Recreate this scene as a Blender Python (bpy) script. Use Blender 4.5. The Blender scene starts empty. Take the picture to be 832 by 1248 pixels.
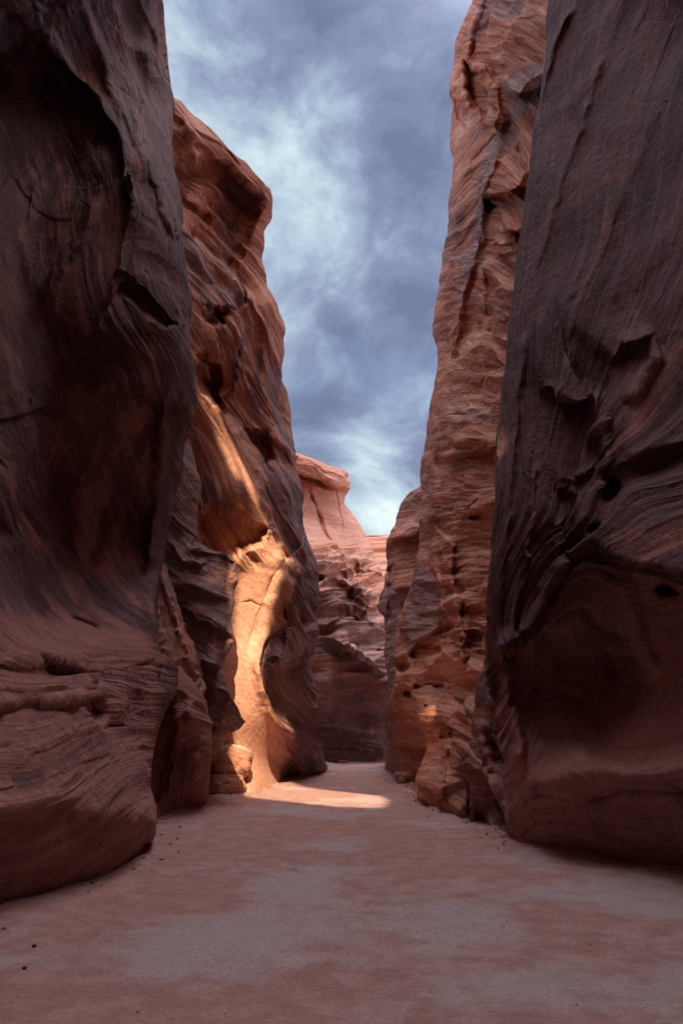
import bpy, math
import numpy as np
from mathutils import Matrix

R = math.radians
C = bpy.context.scene.collection
F32 = np.float32

# ------------------------------------------------------------ camera
PITCH = math.atan(269.0 / 832.0)
EYE = np.array([0.0, 0.0, 1.6])
cam_d = bpy.data.cameras.new('camera')
cam_d.sensor_fit = 'VERTICAL'; cam_d.sensor_height = 36.0; cam_d.sensor_width = 24.0; cam_d.lens = 24.0
cam_d.clip_start = 0.1; cam_d.clip_end = 3000
cam = bpy.data.objects.new('camera', cam_d); C.objects.link(cam)
cam.location = EYE; cam.rotation_euler = (R(90) + PITCH, 0, 0)
bpy.context.scene.camera = cam
CP, SP = math.cos(PITCH), math.sin(PITCH)

# ------------------------------------------------------------ sun, sky, exposure
SUN_EL, SUN_AZ = R(38), R(174)          # azimuth clockwise from +Y: the sun stands behind the camera
SUN = np.array([math.sin(SUN_AZ) * math.cos(SUN_EL), math.cos(SUN_AZ) * math.cos(SUN_EL), math.sin(SUN_EL)])
sl = bpy.data.lights.new('sun', 'SUN'); sl.energy = 5.0; sl.angle = R(0.4); sl.color = (1.0, 0.76, 0.47)
so = bpy.data.objects.new('sun', sl); C.objects.link(so)
from mathutils import Vector
so.rotation_euler = Vector(SUN).to_track_quat('Z', 'Y').to_euler(); so.location = (0, -20, 60)

world = bpy.data.worlds.new("World"); bpy.context.scene.world = world
world.use_nodes = True
wt = world.node_tree; wn = wt.nodes; wl = wt.links
for n in list(wn): wn.remove(n)

class G:
    """small helper to wire shader nodes"""
    def __init__(s, tree): s.t = tree
    def n(s, typ, **kw):
        nd = s.t.nodes.new(typ)
        ins = kw.pop('ins', {})
        for k, v in kw.items(): setattr(nd, k, v)
        for k, v in ins.items(): s.put(nd.inputs[k], v)
        return nd
    def put(s, sock, v):
        if isinstance(v, bpy.types.NodeSocket): s.t.links.new(v, sock)
        else: sock.default_value = v
    def m(s, op, a, b=0.0, c=0.0, clamp=False):
        nd = s.n('ShaderNodeMath', operation=op); nd.use_clamp = clamp
        s.put(nd.inputs[0], a); s.put(nd.inputs[1], b); s.put(nd.inputs[2], c); return nd.outputs[0]
    def vm(s, op, a, b=(0, 0, 0)):
        nd = s.n('ShaderNodeVectorMath', operation=op)
        s.put(nd.inputs[0], a); s.put(nd.inputs[1], b); return nd.outputs[0]
    def xyz(s, x, y, z):
        nd = s.n('ShaderNodeCombineXYZ'); s.put(nd.inputs[0], x); s.put(nd.inputs[1], y); s.put(nd.inputs[2], z); return nd.outputs[0]
    def noise(s, vec, scale, detail=4.0, rough=0.55, dist=0.0, out='Fac'):
        nd = s.n('ShaderNodeTexNoise', ins={'Vector': vec, 'Scale': scale, 'Detail': detail, 'Roughness': rough, 'Distortion': dist})
        return nd.outputs[out]
    def ramp(s, fac, stops, interp='LINEAR'):
        nd = s.n('ShaderNodeValToRGB'); nd.color_ramp.interpolation = interp
        e = nd.color_ramp.elements
        while len(e) < len(stops): e.new(0.5)
        for el, (p, c) in zip(e, stops):
            el.position = p; el.color = (c, c, c, 1) if isinstance(c, (int, float)) else (*c, 1)
        s.put(nd.inputs[0], fac); return nd.outputs[0]
    def mix(s, f, a, b, mode='MIX'):
        nd = s.n('ShaderNodeMix', data_type='RGBA', blend_type=mode)
        s.put(nd.inputs[0], f)
        for i, v in ((6, a), (7, b)):
            if isinstance(v, tuple) and len(v) == 3: v = (*v, 1)
            s.put(nd.inputs[i], v)
        return nd.outputs[2]
    def rng(s, v, a, b, c=0.0, d=1.0, smooth=True):
        nd = s.n('ShaderNodeMapRange', interpolation_type='SMOOTHSTEP' if smooth else 'LINEAR')
        s.put(nd.inputs[0], v)
        for i, q in zip((1, 2, 3, 4), (a, b, c, d)): s.put(nd.inputs[i], q)
        return nd.outputs[0]

g = G(wt)
sky = g.n('ShaderNodeTexSky', sky_type='NISHITA', sun_disc=False, sun_elevation=SUN_EL, sun_rotation=SUN_AZ, dust_density=1.0, ozone_density=1.6)
bg_sky = g.n('ShaderNodeBackground', ins={'Color': sky.outputs[0], 'Strength': 0.10})
tc = g.n('ShaderNodeTexCoord')
dirv = g.vm('NORMALIZE', tc.outputs['Generated'])
sep = g.n('ShaderNodeSeparateXYZ', ins={0: dirv})
dx, dy, dz = sep.outputs
den = g.m('ADD', g.m('MAXIMUM', dz, 0.0), 0.25)
plane = g.xyz(g.m('MULTIPLY', dx, 1.9), g.m('MULTIPLY', dy, 1.6), g.m('MULTIPLY', dz, 2.6))
warp = g.noise(plane, 1.3, 3, 0.5, 0, 'Color')
pv = g.vm('ADD', plane, g.vm('MULTIPLY', g.vm('SUBTRACT', warp, (0.5, 0.5, 0.5)), (0.5, 0.5, 0.5)))
big = g.noise(g.vm('ADD', pv, (3.1, 0.4, 0)), 1.3, 3, 0.5)
mid = g.noise(g.vm('ADD', pv, (1.7, 5.2, 0)), 3.6, 9, 0.60, 0.25)
fine = g.noise(g.vm('ADD', pv, (4.1, 1.2, 3.0)), 9.0, 6, 0.62)
cl = g.m('ADD', g.m('MULTIPLY', big, 0.36), g.m('ADD', g.m('MULTIPLY', mid, 0.52), g.m('SUBTRACT', g.m('MULTIPLY', fine, 0.18), 0.03)))
# broad patches of the cloud deck: (direction, tightness, weight)
def sdir(px, py):
    r = np.array([(px - 416) / 832., CP - SP * (624 - py) / 832., SP + CP * (624 - py) / 832.]); return r / np.linalg.norm(r)
SKYP = [((375, 178), 500, 0.08), ((330, 250), 60, 0.05), ((430, 250), 60, 0.03), ((440, 548), 900, 0.15), ((465, 630), 1200, 0.13), ((470, 120), 130, -0.10), ((430, 450), 60, -0.10),
        ((250, 40), 60, -0.04), ((540, 200), 120, -0.03), ((390, 520), 500, -0.06)]
for (q, tight, wgt) in SKYP:
    dd = sdir(*q)
    dot = g.n('ShaderNodeVectorMath', operation='DOT_PRODUCT'); g.put(dot.inputs[0], dirv); dot.inputs[1].default_value = tuple(dd)
    e = g.m('POWER', 2.71828, g.m('MULTIPLY', g.m('SUBTRACT', dot.outputs['Value'], 1.0), float(tight)))
    cl = g.m('ADD', cl, g.m('MULTIPLY', e, wgt))
ccol = g.ramp(cl, [(0.36, (0.15, 0.185, 0.30)), (0.45, (0.22, 0.27, 0.41)), (0.52, (0.33, 0.41, 0.54)), (0.60, (0.50, 0.62, 0.70)), (0.72, (0.80, 0.90, 0.90))])
# the deck glows towards the side where the sun stands
sd = g.n('ShaderNodeVectorMath', operation='DOT_PRODUCT'); g.put(sd.inputs[0], dirv); sd.inputs[1].default_value = tuple(SUN)
thin = g.rng(g.m('ADD', dz, g.m('MULTIPLY', dx, 0.22)), 0.80, 0.97, 0, 1)
glowf = g.m('MAXIMUM', g.m('MULTIPLY', thin, 0.85), g.rng(sd.outputs['Value'], 0.25, 0.9, 0, 1))
glow = g.m('ADD', 1.0, g.m('MULTIPLY', glowf, 5.6))
ccol = g.mix(glowf, ccol, (0.64, 0.56, 0.56))
cover = g.rng(g.noise(g.vm('ADD', pv, (8.3, 2.2, 0)), 1.0, 5, 0.55), 0.30, 0.52, 0.72, 1.0)
bg_cl = g.n('ShaderNodeBackground', ins={'Color': ccol, 'Strength': g.m('MULTIPLY', glow, 0.60)})
mx = g.n('ShaderNodeMixShader', ins={0: cover, 1: bg_sky.outputs[0], 2: bg_cl.outputs[0]})
wo = g.n('ShaderNodeOutputWorld', ins={0: mx.outputs[0]})
world.cycles.sampling_method = 'MANUAL'; world.cycles.sample_map_resolution = 512

sc = bpy.context.scene
sc.view_settings.view_transform = 'Standard'; sc.view_settings.look = 'None'
sc.view_settings.exposure = 1.0; sc.view_settings.gamma = 1.0
sc.cycles.max_bounces = 8; sc.cycles.diffuse_bounces = 6; sc.cycles.glossy_bounces = 2
sc.cycles.use_denoising = True
sc.cycles.use_adaptive_sampling = True

# ------------------------------------------------------------ numeric helpers
_rs = np.random.RandomState(7)
PERM = _rs.permutation(256); PERM = np.concatenate([PERM, PERM, PERM]).astype(np.int32)
GR = _rs.normal(size=(256, 3)); GR = (GR / np.linalg.norm(GR, axis=1)[:, None]).astype(F32)

def pn(P, seed=0):
    """gradient noise, about -1..1, on an (n,3) array"""
    P = P.astype(F32) + F32(seed * 17.31)
    i = np.floor(P).astype(np.int32); f = P - i; i &= 255
    u = f * f * f * (f * (f * 6 - 15) + 10)
    out = 0
    for ox in (0, 1):
        wx = u[:, 0] if ox else 1 - u[:, 0]
        hx = PERM[i[:, 0] + ox]
        for oy in (0, 1):
            wy = u[:, 1] if oy else 1 - u[:, 1]
            hy = PERM[hx + i[:, 1] + oy]
            for oz in (0, 1):
                wz = u[:, 2] if oz else 1 - u[:, 2]
                gv = GR[PERM[hy + i[:, 2] + oz] & 255]
                d = gv[:, 0] * (f[:, 0] - ox) + gv[:, 1] * (f[:, 1] - oy) + gv[:, 2] * (f[:, 2] - oz)
                out = out + wx * wy * wz * d
    return out * 1.6

def fbm(P, octv=4, seed=0, rough=0.5, ridged=False):
    a, t, out = 1.0, 0.0, 0
    for k in range(octv):
        v = pn(P * (2.03 ** k), seed + k)
        if ridged: v = 1 - 2 * np.abs(v)
        out = out + a * v; t += a; a *= rough
    return out / t

def sstep(a, b, x):
    t = np.clip((x - a) / (b - a), 0, 1); return t * t * (3 - 2 * t)

def rays(px, py):
    X = (px - 416.) / 832.; Y = (624. - py) / 832.
    return np.stack([X, CP - SP * Y, SP + CP * Y], -1)

def ground_Y(px, py):
    r = rays(np.float64(px), np.float64(py)); d = -EYE[2] / r[2]; return d * r[1]

def tps(pts, vals, lam=0.0):
    pts = np.array(pts, float) / 200.; vals = np.array(vals, float); n = len(pts)
    def K(a, b):
        r2 = ((a[:, None, :] - b[None]) ** 2).sum(-1) + 1e-9
        return 0.5 * r2 * np.log(r2)
    A = np.zeros((n + 3, n + 3)); A[:n, :n] = K(pts, pts) + lam * np.eye(n)
    A[:n, n] = 1; A[:n, n + 1:] = pts; A[n, :n] = 1; A[n + 1:, :n] = pts.T
    sol = np.linalg.solve(A, np.concatenate([vals, [0, 0, 0]]))
    def ev(px, py):
        q = np.stack([px.ravel(), py.ravel()], -1) / 200.
        out = np.empty(len(q))
        for s in range(0, len(q), 60000):
            qq = q[s:s + 60000]
            out[s:s + 60000] = K(qq, pts) @ sol[:n] + sol[n] + qq @ sol[n + 1:]
        return out.reshape(px.shape)
    return ev

def polydist(pts, px, py, closed=False):
    """nearest distance, signed side and run-length fraction to a polyline"""
    pts = np.array(pts, float)
    if closed: pts = np.vstack([pts, pts[:1]])
    seg = np.hypot(*(pts[1:] - pts[:-1]).T); tot = seg.sum(); acc = 0
    best = np.full(px.shape, 1e9); sd = np.zeros(px.shape); tt = np.zeros(px.shape)
    for k in range(len(pts) - 1):
        a, b = pts[k], pts[k + 1]; d = b - a; L2 = max(d @ d, 1e-9)
        t0 = ((px - a[0]) * d[0] + (py - a[1]) * d[1]) / L2; t = np.clip(t0, 0, 1)
        ex = px - a[0] - t * d[0]; ey = py - a[1] - t * d[1]; dist = np.hypot(ex, ey)
        side = -(d[0] * (py - a[1]) - d[1] * (px - a[0]))
        m = dist < best - 1e-9
        best[m] = dist[m]; sd[m] = np.where(side[m] >= 0, dist[m], -dist[m]); tt[m] = acc + t[m] * seg[k]
        acc += seg[k]
    return best, sd, tt, tot

def inside(pts, px, py):
    pts = np.array(pts, float); c = np.zeros(px.shape, bool); n = len(pts)
    for i in range(n):
        x1, y1 = pts[i]; x2, y2 = pts[(i + 1) % n]
        if y1 == y2: continue
        m = ((y1 > py) != (y2 > py)) & (px < (x2 - x1) * (py - y1) / (y2 - y1) + x1)
        c ^= m
    return c

def feature(f, px, py):
    """relief towards the viewer, in metres (or a mask, for colour)"""
    k = f[0]; out = np.zeros(px.shape)
    if k == 'blob':
        _, cx, cy, rx, ry, ang, amp = f[:7]; pw = f[7] if len(f) > 7 else 1.5
        c, s = math.cos(R(ang)), math.sin(R(ang))
        a = ((px - cx) * c + (py - cy) * s) / rx; b = (-(px - cx) * s + (py - cy) * c) / ry
        return amp * np.clip(1 - a * a - b * b, 0, 1) ** pw
    pts = np.array(f[1], float); lo = pts.min(0); hi = pts.max(0)
    if k == 'poly':
        _, _, amp, w = f; m = (px > lo[0] - 3 * w) & (px < hi[0] + 3 * w) & (py > lo[1] - 3 * w) & (py < hi[1] + 3 * w)
        if not m.any(): return out
        x, y = px[m], py[m]; d = polydist(pts, x, y, True)[0]; d = np.where(inside(pts, x, y), d, -d)
        out[m] = amp * sstep(-w, w, d); return out
    if k == 'ridge':
        _, _, amp, w = f; e = 3 * w
    else:
        _, _, amp, w, dec = f; e = 4 * dec + 3 * w
    m = (px > lo[0] - e) & (px < hi[0] + e) & (py > lo[1] - e) & (py < hi[1] + e)
    if not m.any(): return out
    d, sd, t, tot = polydist(pts, px[m], py[m])
    fl = min(tot * 0.3, 25); fade = sstep(0, fl, t) * sstep(0, fl, tot - t)
    if k == 'ridge': out[m] = amp * np.exp(-(d / w) ** 2) * fade
    else: out[m] = amp * sstep(-w, w, sd) * np.exp(-np.clip(sd, 0, None) / dec) * fade
    return out

def link(name, me, mat=None, parent=None):
    o = bpy.data.objects.new(name, me); C.objects.link(o)
    if mat: me.materials.append(mat)
    if parent: o.parent = parent
    return o

def tag(o, label=None, cat=None, group=None, kind=None):
    if label: o['label'] = label
    if cat: o['category'] = cat
    if group: o['group'] = group
    if kind: o['kind'] = kind
    return o

def grid_mesh(name, P, attrs=None, flip=False, wrapu=False):
    nv, nu = P.shape[:2]
    me = bpy.data.meshes.new(name)
    me.vertices.add(nv * nu); me.vertices.foreach_set('co', P.reshape(-1).astype(F32))
    idx = np.arange(nv * nu, dtype=np.int32).reshape(nv, nu)
    if wrapu: idx = np.concatenate([idx, idx[:, :1]], 1)
    a, b, c, d = idx[:-1, :-1], idx[:-1, 1:], idx[1:, 1:], idx[1:, :-1]
    q = np.stack([a, d, c, b] if not flip else [a, b, c, d], -1).reshape(-1, 4)
    nf = len(q)
    me.loops.add(nf * 4); me.loops.foreach_set('vertex_index', q.ravel().astype(np.int32))
    me.polygons.add(nf); me.polygons.foreach_set('loop_start', np.arange(0, nf * 4, 4, dtype=np.int32))
    me.polygons.foreach_set('loop_total', np.full(nf, 4, np.int32))
    me.polygons.foreach_set('use_smooth', np.ones(nf, bool))
    for k, v in (attrs or {}).items():
        at = me.attributes.new(k, 'FLOAT', 'POINT'); at.data.foreach_set('value', v.reshape(-1).astype(F32))
    me.update(calc_edges=True)
    return me

def interp(tab, v):
    tab = sorted(tab); return np.interp(v, [t[0] for t in tab], [t[1] for t in tab])

def facets(D, seed):
    """broken faces: every cell is a tilted plane of its own, with a tight joint between cells"""
    D = D.astype(F32) + F32(seed * 3.7); c0 = np.floor(D).astype(np.int32)
    f1 = np.full(len(D), 9., F32); f2 = f1.copy(); h = np.zeros(len(D), F32)
    for ox in (-1, 0, 1):
        for oy in (-1, 0, 1):
            for oz in (-1, 0, 1):
                c = c0 + np.array([ox, oy, oz], np.int32); k = PERM[PERM[PERM[c[:, 0] & 255] + (c[:, 1] & 255)] + (c[:, 2] & 255)] & 255
                v = D - c - (0.5 + 0.42 * GR[k]); d = np.sqrt((v * v).sum(1))
                hh = (v * GR[(k + 37) & 255]).sum(1) + GR[(k + 91) & 255, 0] * 0.35
                m = d < f1; f2 = np.where(m, f1, np.minimum(f2, d)); h = np.where(m, hh, h); f1 = np.where(m, d, f1)
    return h, f2 - f1

def relief(P, N, s, prm, seed, calm):
    """carved sandstone relief along the normal; s is the bedding coordinate in metres"""
    n = P.reshape(-1, 3); ss = s.reshape(-1); cm = 1 - calm.reshape(-1)
    W = np.stack([pn(n * 0.30, seed + 40 + k) for k in range(3)], -1)
    big = fbm(n * 0.28 + W * 0.5, 3, seed, 0.4) * prm.get('big', 0.35)
    q = n + W * 0.8
    along = np.stack([ss, q[:, 1] * 0.22 + q[:, 0] * 0.1, q[:, 2] * 0.13], -1)
    lay = fbm(along * np.array([1.3, 1, 1], F32), 3, seed + 5)                       # broad beds
    fl = fbm(along * np.array([4.5, 2.2, 2.2], F32), 3, seed + 9, 0.55, True)        # ledges and flutes
    lam = fbm(along * np.array([13, 3.5, 3.5], F32), 2, seed + 13, 0.6, True)
    msk = sstep(-0.25, 0.45, pn(n * 0.22, seed + 21)); msk2 = sstep(-0.1, 0.5, pn(n * 0.5, seed + 22))
    ph = ss * prm.get('freq', 1.6) + 0.9 * pn(along * np.array([.8, 1.5, 1.5], F32), seed + 30)
    fr = ph - np.floor(ph); ter = (sstep(0, .82, fr) - sstep(.86, 1.0, fr)) - 0.5      # stepped beds with a sharp lip
    out = big + lay * prm.get('lay', 0.2) * 0.75 + fl * prm.get('fl', 0.09) * (0.10 + 0.55 * msk) + ter * prm.get('ter', 0.12) * 0.6 * msk2 \
        + lam * prm.get('lam', 0.018) * (0.1 + 0.6 * msk2)
    e1, e2 = q[:, 1] + q[:, 0] * 0.6, q[:, 2]
    A0 = prm.get('arete', 0.25)
    for (fs, fe, am, sh) in ((0.75, 0.14, 1.0, 1), (1.9, 0.30, 0.42, 2), (4.6, 0.60, 0.16, 3)):
        r = pn(np.stack([ss * fs, e1 * fe, e2 * fe * 0.8], -1), seed + 17 + sh)
        out += (0.35 - np.sqrt(r * r + 0.0006) * 1.7) * A0 * am * (0.35 + 0.9 * (msk if sh == 2 else 1 - 0.6 * msk2))
    if prm.get('facet', 0.1):
        fk = prm.get('facet', 0.1)
        h1, g1 = facets(np.stack([ss * 0.8, e1 * 0.26, e2 * 0.22], -1), seed)
        h2, g2 = facets(np.stack([ss * 2.3, e1 * 0.7, e2 * 0.6], -1), seed + 1)
        mA = sstep(-0.15, 0.25, pn(n * 0.33, seed + 25)); mB = sstep(-0.05, 0.3, pn(n * 0.6, seed + 26))
        out += fk * (h1 * 1.2 - 0.35 * np.exp(-g1 / 0.035)) * (0.25 + 0.75 * mA) + fk * 0.5 * (h2 - 0.35 * np.exp(-g2 / 0.06)) * mB
    cv = pn(n * np.array([.55, .55, .8], F32) + W * 0.7, seed + 33)
    out -= prm.get('scoop', 0.25) * np.clip(cv - 0.28, 0, 1) ** 0.8 * 1.6                 # scooped hollows with a crisp rim
    out = big * 0.5 + (out - big * 0.5) * cm
    out += fbm(n * 2.4, 4, seed + 50, 0.55) * prm.get('fine', 0.016) * (0.3 + 0.7 * cm)
    kn = prm.get('knob', 0)
    if kn: out += kn * (0.5 - np.abs(pn(n * prm.get('kf', 1.5) + W, seed + 60)) * 1.8)
    return out.reshape(s.shape)

STEP = 1.1
def wall(name, y0, y1, xl, xr, depth, iso, feats, prm, varn_light, mat, seed, side, rl=0.0, rr=0.7, K=1.0, step=None,
         ends=('shut', 'shut'), parent=None, back=9.0, dens=1.0, vbase=0.4, calm=(), fk=1.0, top_back=8.0, tint=0.0):
    """A rock wall: laid out as directions from the eye with a distance of its own at every point,
       then carved in world space and closed round its ends, its back and its top."""
    step = (step or STEP) / dens
    nv = int((y1 - y0) / step) + 1
    wmax = max(interp(xr, y) - interp(xl, y) for y in np.linspace(y0, y1, 40))
    nu = max(int(wmax / step), 12)
    v = np.linspace(y0, y1, nv); u = np.linspace(0, 1, nu)
    XL = interp(xl, v); XR = interp(xr, v)
    jz = np.stack([v * 0.045, np.full(nv, seed * 3.3), np.zeros(nv)], -1)
    j2 = fbm(jz, 4, seed + 70, 0.6, False) * 2.2
    if rr: XR = XR + j2
    if rl: XL = XL - j2
    px = XL[:, None] + (XR - XL)[:, None] * u[None]; py = np.repeat(v[:, None], nu, 1)
    pts, w = [], []
    for (x, y, Y) in depth:
        if Y == 'g': Y = ground_Y(x, y)
        elif isinstance(Y, str): Y = ground_Y(x, y) + float(Y[1:])
        r = rays(np.float64(x), np.float64(y)); pts.append((x, y)); w.append(r[1] / Y)
    inv = tps(pts, w, 1e-4)(px, py); inv = np.clip(inv, 1 / 300., 1 / 2.5)
    d = 1 / inv
    mpp = d / 832.
    for (rad, q) in ((rr, (XR[:, None] - px)), (rl, (px - XL[:, None]))):
        if rad:
            t = np.clip(1 - q * mpp / rad, 0, 1); d = d + rad * (1 - np.sqrt(np.clip(1 - t * t, 0.0, 1))) * 0.8
    # bend the drawn lines a little so they wander
    wx = fbm(np.stack([px.ravel() * .03, py.ravel() * .03, np.full(px.size, seed * 1.7)], -1), 3, seed + 80).reshape(px.shape) * 5
    wy = fbm(np.stack([px.ravel() * .03, py.ravel() * .03, np.full(px.size, seed * 1.7 + 9)], -1), 3, seed + 83).reshape(px.shape) * 5
    for f in feats: d = d - feature(f, px + wx, py + wy) * fk
    cmk = np.zeros(px.shape)
    for f in calm: cmk = np.maximum(cmk, feature(f, px + wx, py + wy))
    cmk = np.clip(cmk, 0, 1)
    ray = rays(px, py); P = EYE + d[..., None] * ray
    s = (tps([(a, b) for (a, b, c) in iso], [c for (a, b, c) in iso], 1e-3)(px, py)) * K
    N = np.cross(np.gradient(P, axis=1), np.gradient(P, axis=0)); N /= np.linalg.norm(N, axis=-1)[..., None] + 1e-9
    flipn = ((N * ray).sum(-1) > 0); N[flipn] *= -1
    # smooth the normal field before carving
    for _ in range(3):
        N[1:-1] = (N[:-2] + N[1:-1] * 2 + N[2:]) / 4; N[:, 1:-1] = (N[:, :-2] + N[:, 1:-1] * 2 + N[:, 2:]) / 4
    N /= np.linalg.norm(N, axis=-1)[..., None] + 1e-9
    ed = np.ones(px.shape)
    if rr: ed = np.minimum(ed, sstep(0, 1.3, (XR[:, None] - px) * mpp))
    if rl: ed = np.minimum(ed, sstep(0, 1.3, (px - XL[:, None]) * mpp))
    P = P + N * (relief(P, N, s, prm, seed, cmk) * (0.42 + 0.58 * ed))[..., None]
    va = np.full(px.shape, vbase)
    for f in varn_light: va = va + feature(f, px + wx * 1.5, py + wy * 1.5)
    # ends: columns that carry the rock on beyond what is drawn
    sx = -1.0 if side == 'L' else 1.0
    def run(edge, e_s, e_v, mode, outward):
        A, S, V = [], [], []
        if mode == 'shut':      # turn the corner and go back into the hill
            for k in range(1, 15):
                a = min(k / 6, 1) * math.pi / 2; rad = 1.2
                off = np.array([sx * (1 - math.cos(a)) * rad, math.sin(a) * rad, 0]) + np.array([sx * 0.92, 0.35, 0]) * max(0, (k - 6)) ** 1.6 * back / 28
                Q = edge + off
                Q = Q + (fbm(Q * 0.5, 3, seed + 90) * 0.25 * min(k / 3, 1))[:, None] * np.array([1, 1, 0])
                A.append(Q); S.append(e_s); V.append(e_v)
        elif mode == 'side':    # carry on sideways behind its neighbour
            for k in range(1, 9):
                Q = edge + np.array([-sx * 0, 0, 0]) + np.array([sx * 0.9, -0.15, 0]) * k ** 1.5 * back / 22
                A.append(Q); S.append(e_s); V.append(e_v)
        elif mode == 'back':    # run on past the camera
            for k in range(1, 46):
                t = (k * 0.28) ** 1.45
                Q = edge + np.array([sx * 0.035 * t, -t, 0])
                Q[:, 0] -= sx * min(t, 9) * 0.17 * np.clip((Q[:, 2] - 3.5) / 8, 0, 1.3)
                Q = Q + (fbm(Q * 0.3, 4, seed + 90) * 0.8 * min(k / 6, 1))[:, None] * np.array([1, 0, 0])
                A.append(Q); S.append(e_s); V.append(e_v)
        return A, S, V
    nA = 0
    A, S, V = run(P[:, 0], s[:, 0], va[:, 0], ends[0], -1)
    A2, S2, V2 = run(P[:, -1], s[:, -1], va[:, -1], ends[1], 1)
    P = np.stack(A[::-1] + [P[:, k] for k in range(nu)] + A2, 1)
    s = np.stack(S[::-1] + [s[:, k] for k in range(nu)] + S2, 1)
    va = np.stack(V[::-1] + [va[:, k] for k in range(nu)] + V2, 1)
    if top_back:
        T, TS, TV = [], [], []
        for k in range(1, 9):
            Q = P[0] + np.array([sx * 0.8, 0.35, 0.12]) * (k ** 1.6 * top_back / 28)
            Q = Q + (fbm(Q * 0.5, 3, seed + 95) * 0.3)[:, None] * np.array([0, 0, 1])
            T.append(Q); TS.append(s[0]); TV.append(va[0])
        P = np.concatenate([np.stack(T[::-1], 0), P], 0); s = np.concatenate([np.stack(TS[::-1], 0), s], 0)
        va = np.concatenate([np.stack(TV[::-1], 0), va], 0)
    cf = np.zeros(P.shape[:2]); nt = 8 if top_back else 0; cf[nt:, len(A):len(A) + nu] = cmk
    me = grid_mesh(name, P, {'bed': s, 'varnish_light': va, 'calm': cf})
    return link(name, me, mat, parent)

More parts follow.
